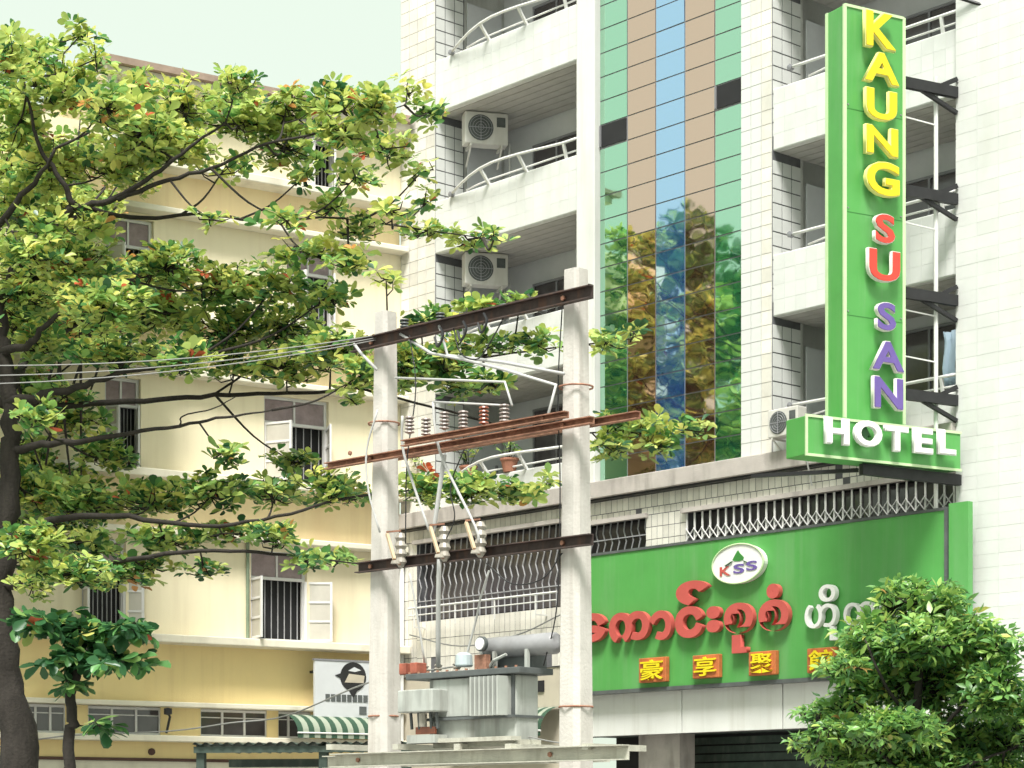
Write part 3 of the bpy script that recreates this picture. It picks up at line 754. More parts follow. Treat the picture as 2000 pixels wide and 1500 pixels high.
# ------------------------------------------------------------------ corrugated shelter
SH = Frame(P(580, 0, 30.5).x, 30.5, R(-12))
shl = empty('street_shelter', 'low dark green corrugated shelter roof on thin posts', 'shelter', SH.mat)
sx0, sx1 = SH.u(378), SH.u(800)
zr = SH.z(1452, SH.u(500))
mb = MB(); n = 84; dy = 1.7
for s in range(2):
    for i in range(n + 1):
        x = sx0 + (sx1 - sx0) * i / n
        for j in range(2): mb.v.append((x, -.05 + dy * j, zr - .06 * j + .022 * math.sin(i * math.pi / 2.1) - .012 * s))
for s in range(2):
    o_ = s * 2 * (n + 1)
    for i in range(n): q = o_ + i * 2; mb.f.append((q, q + 2, q + 3, q + 1) if s == 0 else (q + 1, q + 3, q + 2, q))
mb.build('roof_sheet', M_corr, shl)
MB().box(sx0, sx1, .0, .06, zr - .13, zr - .04).build('front_beam', M_corr, shl)
MB().box(sx0, sx1, dy - .2, dy - .14, zr - .3, zr - .18).build('back_beam', M_corr, shl)
for px in (388, 628, 790):
    x = SH.u(px); MB().box(x - .06, x + .06, .06, .16, 0, zr - .02).build('post', M_corr, shl)

# ================================================================== POLE STRUCTURE WITH TRANSFORMER
pl0, pr0 = P(750, 0, 27.2), P(1125, 0, 24.9)
PF = Frame(pl0.x, pl0.y, math.atan2(pr0.y - pl0.y, pr0.x - pl0.x))
PL = math.hypot(pr0.x - pl0.x, pr0.y - pl0.y)
ps = empty('transformer_stand', 'pair of pale concrete poles joined by steel cross beams carrying a transformer', 'utility poles', PF.mat)
def pole(x, ztop, w0, w1, lean=0):
    mb = MB(); k = .18
    pr = []
    for z, w in ((0, w0), (2.5, w0 * .97), (5, (w0 + w1) / 2), (ztop, w1)):
        c = w * k; h = w / 2
        pr.append([(x + lean * z + a, b, z) for a, b in ((-h + c, -h), (h - c, -h), (h, -h + c), (h, h - c), (h - c, h), (-h + c, h), (-h, h - c), (-h, -h + c))])
    for r_ in pr: mb.v += r_
    for i in range(3):
        for j in range(8): a, b = i * 8 + j, i * 8 + (j + 1) % 8; mb.f.append((a, b, b + 8, a + 8))
    mb.f.append(tuple(range(24, 32)))
    return mb.build('pole', M_conc, ps)
pole(.0, PF.z(612, 0), .37, .235, .004)
pole(PL, PF.z(528, PL), .345, .235, 0)
# steel cross beams (channels)
def channel(px0, py0, px1, py1, y, h, m, name='cross_beam', d=.07):
    a, b = PF.p(px0, py0, y), PF.p(px1, py1, y); z = (a.z + b.z) / 2
    mb = MB(); x0, x1 = a.x, b.x
    mb.box(x0, x1, y, y + .012, z - h / 2, z + h / 2); mb.box(x0, x1, y - d, y - .001, z + h / 2 - .012, z + h / 2); mb.box(x0, x1, y - d, y - .001, z - h / 2, z - h / 2 + .012)
    o = mb.build(name, m, ps)
    for x in (0, PL): MB().lathe((x, y - .01, z), [(.0, -.03), (.03, -.025), (.03, 0), (0, .01)], 6, 'y').build('bolt', M_rust, o)
    return o
Mtop = mat('dark rusty steel', (.07, .05, .045), .8, .4, 5, dirt=(.2, .09, .05), dirt_amt=.6)
channel(690, 671, 1158, 578, -.20, .15, Mtop)
channel(735, 660, 1158, 572, .22, .13, Mtop)
channel(640, 905, 1160, 828, -.21, .085, M_rust)
channel(770, 893, 1250, 812, .30, .09, M_rust)
channel(700, 1106, 1158, 1058, -.21, .13, Mtop)
channel(790, 862, 1110, 815, -.55, .075, M_rust)
channel(655, 1478, 1228, 1478, -.42, .17, M_beam, 'platform_beam', .1)
channel(640, 1484, 1190, 1480, .42, .17, M_beam, 'platform_beam', .1)
for px in (700, 830, 950, 1050, 1200):
    a = PF.u(px, 0); z = PF.z(1466, a); MB().box(a - .05, a + .05, -.5, .5, z, z + .07).build('platform_joist', M_beam, ps)
for x in (0, PL):
    for z in (2.9, 6.6): MB().tube([(x + .2 * math.cos(t), .2 * math.sin(t), z) for t in [i * math.pi / 6 for i in range(13)]], .012, 5).build('band', M_rust, ps)
# insulator strings and fuse cutouts
def insulator(c, h=.26, r=.06, m=M_porc, par=ps):
    prof = [(.02, 0)]
    n = 5
    for i in range(n): z = h * (i + .2) / n; prof += [(.028, z), (r, z + .01), (r * .9, z + .025), (.028, z + .03)]
    prof += [(.02, h)]
    return MB().lathe(c, prof, 12).build('insulator', m, par, smooth=False)
for px, py in ((800, 848), (832, 852), (868, 840), (905, 838), (945, 830), (985, 826)):
    a = PF.p(px, py, -.55); insulator(a, .22, .062, mat('dull porcelain', (.30, .25, .23), .35, .2, 5) if px % 3 else M_porcr)
for px, py in ((790, 640), (860, 628), (985, 612), (1060, 598)):
    a = PF.p(px, py + 14, .0); insulator(a, .2, .06, M_tdark)
for i, (px, py) in enumerate(((783, 1100), (868, 1088), (938, 1080))):
    a = PF.p(px, py, -.32)
    cu = MB().lathe(a + Vector((0, 0, -.05)), [(.03, 0), (.05, .03), (.075, .06), (.055, .12), (.08, .16), (.055, .22), (.08, .26), (.055, .32), (.075, .36), (.04, .42)], 12).build('fuse_cutout', M_porc, ps)
    t = MB().bar(a + Vector((-.10, -.14, .36)), a + Vector((.12, -.22, .02)), .035).build('fuse_tube', mat('fuse tube', (.55, .42, .28), .6), cu)
    MB().bar(a + Vector((0, 0, .40)), a + Vector((-.10, -.15, .38)), .03, .02).bar(a + Vector((0, 0, -.02)), a + Vector((.13, -.23, 0)), .03, .02).build('contact', M_rust, cu)
    MB().lathe(a + Vector((.14, -.22, -.02)), [(.0, -.02), (.06, -.015), (.05, .02), (0, .03)], 10).build('cap', M_porc, cu)

# transformer
tr = empty('transformer', 'grey green power transformer with cooling fins on the platform between the poles', 'transformer', PF.mat)
zb0 = PF.z(1452, PF.u(930)); 
def tu(px, y=0): return PF.u(px, y)
def tz(py, px=930): return PF.z(py, PF.u(px))
tank_l, tank_r = tu(838, -.32), tu(1008, -.32)
MB().box(tank_l, tank_r, -.32, .06, zb0, tz(1326)).build('tank', M_trans, tr, bevel=.02)
MB().box(tu(846, -.36), tu(1004, -.36), -.36, .10, zb0 - .06, zb0 + .02).build('skid', M_beam, tr)
MB().box(tu(792, -.42), tu(1014, -.42), -.42, .16, tz(1326), tz(1314)).build('top_cover', M_tdark, tr, bevel=.008)
MB().box(tu(932, -.34), tu(1004, -.34), -.34, -.322, tz(1404), tz(1328)).build('fin_gap_shade', M_tdark, tr)  # dark plate added as the shade deep between the fins
bm_ = MB().lathe((0, 0, 0), [(.018, 0), (.018, .02), (0, .022)], 6).mesh('bolt', M_rust)
for i in range(12):
    b_ = link('bolt', bm_, tr); b_.location = (tu(800, -.4) + (tu(1008, -.4) - tu(800, -.4)) * i / 11, -.40, tz(1314))
fm = MB().box(0, .022, -.24, 0, 0, tz(1330) - tz(1404)).mesh('cooling_fin', M_trans)
x = tu(934, -.4)
for i in range(7):
    f_ = link('cooling_fin', fm, tr); f_.location = (x + .02 + i * .074, -.325, tz(1404))
MB().box(tu(848, -.34), tu(930, -.34), -.36, -.325, tz(1402), tz(1328)).build('side_panel', M_trans, tr, bevel=.008)
MB().box(tank_l - .02, tank_r + .02, -.4, .12, tz(1408), tz(1403)).build('flange', M_tdark, tr)
cb = MB().box(tu(790, -.5), tu(858, -.5), -.62, -.34, tz(1392), tz(1348)).build('cable_box', M_trans, tr, bevel=.015)
for px in (800, 815, 838, 850): MB().tube([(tu(px, -.5), -.48, tz(1392)), (tu(px, -.5), -.46, tz(1424))], .02, 6).build('gland_pipe', M_tdark, cb)
MB().tube([(tu(826, -.5), -.5, tz(1394)), (tu(826, -.5), -.5, tz(1420))], .05, 10).build('gland_pipe', M_porc, cb)
MB().box(tu(800, -.45), tu(1004, -.45), -.5, -.33, zb0, zb0 + .05).build('foot', M_beam, tr)
MB().box(tu(808, -.5), tu(846, -.5), -.47, -.44, tz(1434), tz(1420)).build('name_plate', M_porcr, tr)
MB().box(tu(800, -.5), tu(855, -.5), -.55, -.34, zb0, tz(1436)).build('support_block', M_trans, tr)
# conservator drum
c0, c1 = tu(952, -.05), tu(1090, -.05); cz = tz(1269)
MB().lathe((c0, -.05, cz), [(.0, .0), (.10, .004), (.125, .03), (.13, c1 - c0 - .05), (.10, c1 - c0 - .01), (0, c1 - c0)], 24, 'x').build('oil_drum', mat('drum paint', (.30, .30, .31), .4, .15, 3, dirt=(.2, .19, .18), dirt_amt=.4), tr, smooth=True)
MB().lathe((c0, -.05, cz), [(0, -.06), (.10, -.05), (.11, 0), (0, .01)], 20, 'x').build('gauge', M_lwhite, tr)
MB().lathe((tu(940, -.3), -.30, tz(1264)), [(.09, -.02), (.09, .03), (.0, .031)], 20, 'y').build('gauge', M_tdark, tr)
MB().lathe((tu(940, -.3), -.315, tz(1264)), [(.0, -.025), (.072, -.02), (.072, .0)], 20, 'y').build('gauge_face', M_lwhite, tr)
for px in (985, 1048): MB().bar((tu(px), -.16, tz(1314)), (tu(px), -.16, tz(1278)), .045).build('drum_stand', M_trans, tr)
MB().box(tu(960), tu(1045), -.05, .2, tz(1313), tz(1282)).build('relay_housing', M_tdark, tr)
MB().tube([(tu(975), -.2, tz(1313)), (tu(990), -.22, tz(1296)), (tu(1012), -.2, tz(1286))], .02, 6).build('oil_pipe', M_trans, tr)
for px, m in ((830, M_porc), (856, M_porc), (892, M_porc)):
    x = tu(px, -.1); MB().lathe((x, -.1, tz(1314)), [(.06, 0), (.06, .03), (.035, .05), (.055, .07), (.035, .09), (.055, .11), (.03, .13), (.02, .22)], 12).build('bushing', m, tr)
for px in (797, 818): MB().box(tu(px, -.2) - .06, tu(px, -.2) + .06, -.3, -.12, tz(1312), tz(1290)).build('terminal_box', mat('red oxide', (.36, .11, .07), .7, .3, 8), tr, bevel=.01)
MB().lathe((tu(906, -.2), -.2, tz(1304)), [(.10, 0), (.11, .02), (.10, .14), (.06, .17), (0, .175)], 14).build('pressure_valve', mat('valve grey', (.5, .58, .6), .4), tr)
MB().box(tu(930, -.25), tu(952, -.25), -.28, -.2, tz(1312), tz(1284)).build('rusty_flange', M_rust, tr)

# drop leads between beams and transformer (pale insulated cable)
def lead(label, pts, r=.018, m=M_cable, sm=4, group='pale cable leads between the cross beams', smooth=True):
    q = [PF.mat @ PF.p(a, b, y) for a, b, y in pts]
    if smooth and len(q) > 2: q = spline(q, sm)
    o = MB().tube(q, r, 6).build('cable_lead', m, None, smooth=True); return tag(o, label, 'cable', group)
lead('thick pale cable dropping straight from the middle beam to the transformer top', [(858, 1092, -.35), (856, 1180, -.3), (856, 1302, -.12)], .032)
lead('pale cable running down to the middle fuse from the rusty beam', [(868, 888, -.4), (858, 960, -.42), (845, 1052, -.4)], .03)
lead('pale cable slanting right to the third fuse', [(846, 785, -.5), (850, 838, -.5), (866, 900, -.45), (928, 1028, -.4), (935, 1060, -.38)])
lead('pale cable slanting to the first fuse between the poles', [(786, 812, -.5), (786, 870, -.45), (802, 930, -.4), (838, 1036, -.38)])
lead('pale cable looped round the left pole', [(738, 800, -.35), (716, 880, -.38), (720, 960, -.36), (742, 1040, -.3)], .014)
lead('thin cable from the left fuse down to the transformer', [(800, 1120, -.3), (812, 1185, -.25), (830, 1298, -.12)], .014)
lead('thin cable from the right fuse down to the drum', [(955, 1115, -.3), (938, 1170, -.2), (930, 1210, -.1), (908, 1292, -.1)], .014)
lead('pale cable crossing from the left beam end to the pole face', [(692, 672, -.25), (705, 690, -.3), (736, 722, -.28)], .02, smooth=False)
lead('pale cable from the top beam bending across to the right pole', [(782, 652, -.2), (842, 690, -.25), (905, 702, -.25), (985, 722, -.25), (1086, 752, -.25), (1070, 812, -.4)], .02, smooth=False)
lead('second pale cable from the top beam to the right pole', [(858, 636, -.2), (874, 694, -.22), (985, 708, -.22), (1102, 730, -.2)], .02, smooth=False)
lead('straight pale cable from the left pole bending down to the insulators', [(772, 738, -.22), (880, 742, -.3), (986, 746, -.45), (1000, 792, -.52)], .016, smooth=False)
lead('pale cable frame above the insulators', [(846, 785, -.5), (910, 788, -.5), (990, 792, -.52)], .014, smooth=False)
for lab, pts in (('thin dark wire sagging from the top beam to the first fuse', [(800, 655, -.25), (812, 760, -.3), (795, 900, -.4), (792, 1062, -.36)]),
                 ('thin dark wire hanging in a loop under the top beam', [(885, 640, -.25), (900, 690, -.3), (935, 700, -.3), (965, 655, -.25), (985, 618, -.22)]),
                 ('thin dark wire from the middle beam to the second fuse', [(905, 880, -.35), (880, 950, -.42), (888, 1010, -.42), (872, 1052, -.38)]),
                 ('thin dark wire running down the inner side of the right pole', [(1098, 600, -.12), (1090, 760, -.16), (1094, 960, -.16), (1088, 1180, -.18), (1062, 1300, -.1)]),
                 ('thin dark wire drooping from the third fuse to the right pole', [(950, 1100, -.34), (1000, 1140, -.3), (1060, 1130, -.25), (1098, 1080, -.2)]),
                 ('thin grey wire crossing behind the transformer drum', [(800, 1240, .1), (900, 1262, .15), (1010, 1240, .15), (1096, 1200, .05)]),
                 ('thin grey wire running low beside the right pole foot', [(1030, 1438, -.1), (1065, 1446, -.1), (1100, 1452, -.1)])):
    lead(lab, pts, .0085, M_black if 'dark' in lab else M_wire, 6, 'thin wires around the transformer')
# messy dark clamps on the top beam
for i, (px, py) in enumerate(((860, 640), (905, 628), (945, 612))):
    q = PF.p(px, py, -.3)
    MB().tube(spline([q, q + Vector((.1, -.05, -.12)), q + Vector((.02, -.06, -.24)), q + Vector((-.1, 0, -.1))], 5), .016, 5).build('clamp', M_black, ps)
# three line wires coming in from the left
ends = [((-120, 682), (-60, 738 - 24), (0, 0)), ]
for lab, (y0, ye) in (('upper line wire passing in front of the tree', (682, 655)), ('middle line wire passing in front of the tree', (711, 660)), ('lower line wire passing in front of the tree', (735, 664))):
    q = []
    for i in range(25):
        s = i / 24; px = -500 + (735 + 500) * s
        b = PF.mat @ PF.p(735, ye, -.22)
        a = P(-500, y0 + 6, 25.6)
        w = a.lerp(b, s); w.z -= .55 * 4 * s * (1 - s) * .55 - .18 * s * (1 - s); q.append(w)
    o = MB().tube(q, .0075, 5).build('line_wire', M_wire, None, smooth=True); tag(o, lab, 'wire', 'overhead line wires')
# thin dark service wire low on the left
q = [P(-50, 1468, 34), P(120, 1438, 34), P(330, 1428, 33.5), P(450, 1412, 33), P(560, 1398, 32.5), P(730, 1330, 28), P(900, 1300, 27.5)]
o = MB().tube(spline(q, 5), .012, 5).build('service_wire', M_wire); tag(o, 'thin service wire across the low windows of the yellow building', 'wire')

# ------------------------------------------------------------------ LEAVES AND TREES
def leaf_template(kind_):
    if kind_ == 'almond':   # broad, widest beyond the middle, folded along the midrib
        v = [(0, 0, 0), (-.17, .30, .035), (.17, .30, .035), (-.29, .64, .05), (.29, .64, .05), (-.18, .90, .0), (.18, .90, .0), (0, 1.0, -.05), (0, .32, -.01), (0, .66, -.02)]
        f = [(0, 8, 1), (0, 2, 8), (1, 8, 9, 3), (8, 2, 4, 9), (3, 9, 7, 5), (9, 4, 6, 7)]
    else:
        v = [(0, 0, 0), (-.21, .35, .04), (.21, .35, .04), (-.15, .72, .0), (.15, .72, .0), (0, 1.0, -.12), (0, .38, 0), (0, .73, -.04)]
        f = [(0, 6, 1), (0, 2, 6), (1, 6, 7, 3), (6, 2, 4, 7), (3, 7, 5), (7, 4, 5)]
    return np.array(v, float), f

def leaf_basis(dirs, ups):
    y = dirs / np.linalg.norm(dirs, axis=1)[:, None]
    x = np.cross(y, ups); x /= np.linalg.norm(x, axis=1)[:, None]
    z = np.cross(x, y); return np.stack([x, y, z], 2)      # columns

def build_leaves(root, pos, bas, size, tint, tpl, n_single, score):
    """the leaves with the highest score become single parts, the rest one joined part"""
    V, Fc = tpl; N = len(pos)
    order = np.argsort(-score); single, rest = order[:n_single], order[n_single:]
    # palette meshes for single leaves
    pal = {}
    for i in single:
        key = tuple(np.round(tint[i], 2))
        if key not in pal:
            me = bpy.data.meshes.new('leaf'); me.from_pydata([tuple(q) for q in V], [], Fc); me.materials.append(M_leaf)
            a = me.attributes.new('tint', 'FLOAT_COLOR', 'POINT'); a.data.foreach_set('color', np.tile(np.append(tint[i], 1), len(V)).astype(np.float32)); me.shade_smooth(); pal[key] = me
        m = np.eye(4); m[:3, :3] = bas[i] * size[i]; m[:3, 3] = pos[i]
        o = bpy.data.objects.new('leaf', pal[key]); col.objects.link(o); o.parent = root; o.matrix_world = Matrix(m.tolist())
        o.matrix_parent_inverse = Matrix.Identity(4)
        o.matrix_basis = root.matrix_world.inverted() @ Matrix(m.tolist())
    ofs = np.array(root.matrix_world.translation)
    W = np.einsum('nij,vj->nvi', bas[rest], V) * size[rest][:, None, None] + pos[rest][:, None, :] - ofs
    nv = len(V); nr = len(rest)
    loops, starts, tot = [], [], 0
    fl = np.concatenate([np.array(f) for f in Fc]); ln = np.array([len(f) for f in Fc])
    allv = (fl[None, :] + (np.arange(nr) * nv)[:, None]).ravel()
    alls = np.concatenate([[0], np.cumsum(np.tile(ln, nr))[:-1]])
    me = bpy.data.meshes.new('foliage'); me.vertices.add(nr * nv); me.vertices.foreach_set('co', W.astype(np.float32).ravel())
    me.loops.add(len(allv)); me.loops.foreach_set('vertex_index', allv.astype(np.int32))
    me.polygons.add(len(alls)); me.polygons.foreach_set('loop_start', alls.astype(np.int32)); me.update(calc_edges=True); me.validate()
    a = me.attributes.new('tint', 'FLOAT_COLOR', 'POINT')
    tc = np.concatenate([np.repeat(tint[rest], nv, 0), np.ones((nr * nv, 1))], 1); a.data.foreach_set('color', tc.astype(np.float32).ravel())
    me.materials.append(M_leaf); me.shade_smooth()
    o = link('foliage', me, root); kind(o, 'stuff'); return o

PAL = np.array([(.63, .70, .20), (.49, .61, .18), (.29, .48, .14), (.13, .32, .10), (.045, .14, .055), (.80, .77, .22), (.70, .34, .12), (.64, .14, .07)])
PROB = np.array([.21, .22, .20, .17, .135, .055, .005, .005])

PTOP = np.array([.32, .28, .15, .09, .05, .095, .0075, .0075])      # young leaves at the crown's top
def blob_points(blobs, dens, depth_jit, depth_c, seed):
    r = np.random.default_rng(seed); out = []
    for b in blobs:
        px, py, rx, ry = b[:4]; k = b[4] if len(b) > 4 else 1.0; yc = (b[5] if len(b) > 5 else depth_c) + (r.uniform(-1, 1) * depth_jit if len(b) < 6 else 0)
        s = yc / F; c = np.array(P(px, py, yc)); n = max(3, int(rx * ry * dens * k))
        a = r.normal(size=(n, 3)); a /= np.linalg.norm(a, axis=1)[:, None]; a *= (r.random(n) ** .45)[:, None]
        dr = max(.6, min(rx * s * .9, 1.3)); a *= np.array([rx * s, dr, ry * s]); out.append(c + a)
    return out

def rosettes(pts, seed, nl=(6, 11), size=(.17, .27), tilt=.42, prob=PROB, horiz=(-.05, .85), PAL=PAL, top=None):
    r = np.random.default_rng(seed); pos, dirs, ups, sz, tint = [], [], [], [], []
    for p in pts:
        n = r.integers(nl[0], nl[1] + 1); ph = r.uniform(0, 6.283); up = np.array([r.normal(0, tilt), r.normal(0, tilt), 1.]); up /= np.linalg.norm(up)
        e1 = np.cross(up, [1, .3, 0]); e1 /= np.linalg.norm(e1); e2 = np.cross(up, e1)
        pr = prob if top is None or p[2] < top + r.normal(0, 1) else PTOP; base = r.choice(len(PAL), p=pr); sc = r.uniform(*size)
        for i in range(n):
            a = ph + i * 2.4 + r.normal(0, .2); el = r.uniform(*horiz) * (1 - .5 * i / n) - .12
            d = (e1 * math.cos(a) + e2 * math.sin(a)) * math.cos(el) + up * math.sin(el)
            pos.append(p + d * .03); dirs.append(d); ups.append(up + r.normal(0, .18, 3)); sz.append(sc * r.uniform(.55, 1.15))
            c = PAL[base if r.random() < .62 else r.choice(len(PAL), p=pr)]; tint.append(c)
    B = leaf_basis(np.array(dirs), np.array(ups)); B[:, :, 0] *= r.uniform(.72, 1.2, len(pos))[:, None]; B[:, :, 2] *= r.uniform(-1.2, 3.2, len(pos))[:, None]
    return np.array(pos), B, np.array(sz), np.array(tint)

def pix(pos):
    return 1000 + F * pos[:, 0] / pos[:, 1], HOR - F * (pos[:, 2] - EYE) / pos[:, 1]

def make_tree(name, label, base, branches, blobs, tpl, dens, djit, dc, seed, ros_kw, bark=M_bark, n_single=300, limb=1.0):
    root = empty(name, label, 'tree', Matrix.Translation(base))
    inv = Vector(base); nodes = []
    for i, br in enumerate(branches):
        pts = [P(q[0], q[1], q[2]) for q in br]; rad = [q[3] * limb * (1 if i == 0 and q[1] > 1000 else .72 if i else .82) for q in br]
        sp = spline(pts, 5); rr = []
        for k in range(len(sp)):
            t = k / 5; j = min(int(t), len(rad) - 2); rr.append(rad[j] + (rad[j + 1] - rad[j]) * (t - j))
        jit = [Vector((random.gauss(0, 1), random.gauss(0, 1), random.gauss(0, 1))) * min(.035, rr[k] * .35) for k in range(len(sp))]
        sp = [sp[k] + jit[k] for k in range(len(sp))]
        MB().tube([q - inv for q in sp], rr, 10 if i == 0 else 7).build('trunk' if i == 0 else 'branch', bark, root, smooth=True)
        nodes += sp
    groups = blob_points(blobs, dens, djit, dc, seed); tw = MB(); nd = np.array([tuple(q) for q in nodes]); allp = []
    for g_ in groups:
        c = g_.mean(0); dv = c - nd; hz = np.hypot(dv[:, 0], dv[:, 1]); d = np.linalg.norm(dv, axis=1) + 1.6 * np.maximum(0, np.abs(dv[:, 2]) - .8 * hz) + .8 * np.maximum(0, -dv[:, 0] * (1 if base[0] < 0 else 0)); a = nd[d.argmin()]
        mid = (a + c) / 2 + np.array([0, 0, -.08 * np.linalg.norm(c - a)])
        sp = spline([Vector(a), Vector(mid), Vector(c)], 4); L_ = np.linalg.norm(c - a)
        if L_ < 9: tw.tube([q - inv for q in sp], [.010 + .008 * min(L_, 3) * (1 - k / 8) for k in range(9)], 5)
        spn = np.array([tuple(q) for q in sp])
        for p in g_[::2]:
            k = np.linalg.norm(spn[3:] - p, axis=1).argmin() + 3; s0 = Vector(spn[k]); pv = Vector(p)
            if (pv - s0).length < 3.2: tw.tube([s0 - inv, (s0 * .45 + pv * .55) + Vector((random.gauss(0, .05), random.gauss(0, .05), -.06)) - inv, pv - inv], [.014, .010, .006], 4, cap=False)
        allp.append(g_)
    t_ = tw.build('twigs', bark, root, smooth=True); kind(t_, 'stuff')
    allp = np.concatenate(allp)
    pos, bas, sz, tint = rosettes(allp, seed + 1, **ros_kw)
    x, y = pix(pos); inside = (x > 10) & (x < 1990) & (y > 10) & (y < 1490)
    score = np.where(inside, sz / pos[:, 1] * 100 - .35 * pos[:, 1], -1e6)
    build_leaves(root, pos, bas, sz, tint, tpl, n_single, score)
    return root

ALM, ELL = leaf_template('almond'), leaf_template('ell')
T = 33.0
BR = [
 [(50, 1812, T, .40), (42, 1500, T, .30), (14, 1330, T, .25), (0, 1200, T, .22), (6, 1060, T, .20), (22, 900, T, .18), (20, 790, T, .17), (4, 690, T, .14), (2, 600, T, .125), (40, 520, T, .11), (100, 450, T - .3, .10), (148, 405, T - .5, .085)],
 [(148, 405, T - .5, .075), (118, 350, T - .6, .055), (75, 285, T - .6, .045), (62, 230, T - .7, .035), (45, 150, T - .8, .02)],
 [(148, 405, T - .5, .08), (230, 388, T - .8, .06), (300, 342, T - 1, .045), (370, 290, T - 1.2, .035), (440, 240, T - 1.3, .02)],
 [(230, 388, T - .8, .055), (330, 352, T - 1, .045), (430, 322, T - 1.2, .035), (520, 282, T - 1.3, .028), (640, 255, T - 1.3, .022), (790, 205, T - 1.2, .012)],
 [(2, 600, T, .11), (-30, 500, T - .3, .09), (20, 410, T - .6, .07), (75, 345, T - .8, .05), (110, 290, T - 1, .03)],
 [(20, 790, T, .11), (130, 762, T - .5, .08), (220, 735, T - .8, .06), (300, 716, T - 1, .045), (420, 690, T - 1, .03)],
 [(20, 800, T, .10), (120, 790, T + .4, .075), (280, 782, T + .6, .06), (420, 772, T + .6, .05), (560, 768, T + .4, .04), (700, 758, T + .2, .035), (860, 715, T, .03), (1000, 690, T, .022), (1180, 668, T, .016), (1255, 660, T, .01)],
 [(22, 880, T, .10), (120, 866, T - .6, .07), (230, 850, T - 1, .05), (350, 830, T - 1.3, .035), (440, 815, T - 1.4, .028), (530, 802, T - 1.5, .015)],
 [(352, 830, T - 1.3, .02), (358, 812, T - 1.3, .016), (412, 800, T - 1.3, .014), (460, 775, T - 1.3, .01)],
 [(4, 690, T, .10), (60, 668, T - .6, .075), (85, 640, T - .8, .06), (130, 605, T - 1, .045), (200, 576, T - 1.2, .035), (250, 545, T - 1.2, .02)],
 [(6, 1060, T, .12), (100, 1015, T - .6, .08), (250, 1010, T - 1, .06), (400, 1028, T - 1.2, .045), (540, 1010, T - 1.2, .035), (680, 972, T - .6, .028), (850, 955, T, .02), (1075, 945, T, .01)],
 [(2, 1150, T, .11), (110, 1112, T - .6, .08), (260, 1092, T - 1, .055), (420, 1074, T - 1.2, .04), (560, 1085, T - 1.2, .03), (720, 1104, T - 1.2, .012)],
 [(148, 405, T - .5, .06), (280, 425, T - .2, .045), (400, 418, T, .035), (520, 432, T, .03), (650, 425, T, .024), (800, 445, T, .018), (980, 470, T, .01)],
 [(700, 758, T + .2, .03), (880, 805, T + .3, .026), (1060, 845, T + .3, .022), (1220, 842, T + .2, .016), (1385, 842, T, .008)],
 [(0, 600, T, .11), (-160, 480, T + .5, .08), (-330, 380, T + 1, .05), (-500, 300, T + 1, .02)],
 [(20, 790, T, .12), (-140, 740, T + 1, .08), (-330, 700, T + 1.5, .05), (-560, 690, T + 2, .02)],
 [(6, 1060, T, .12), (-140, 1010, T - .5, .08), (-320, 1000, T, .05), (-520, 1010, T + 1, .02)],
 [(20, 760, T, .12), (60, 700, T + 2, .08), (140, 640, T + 4, .05), (220, 610, T + 5.5, .02)],
 [(40, 520, T, .09), (60, 470, T + 2, .06), (130, 430, T + 4, .03)],
]
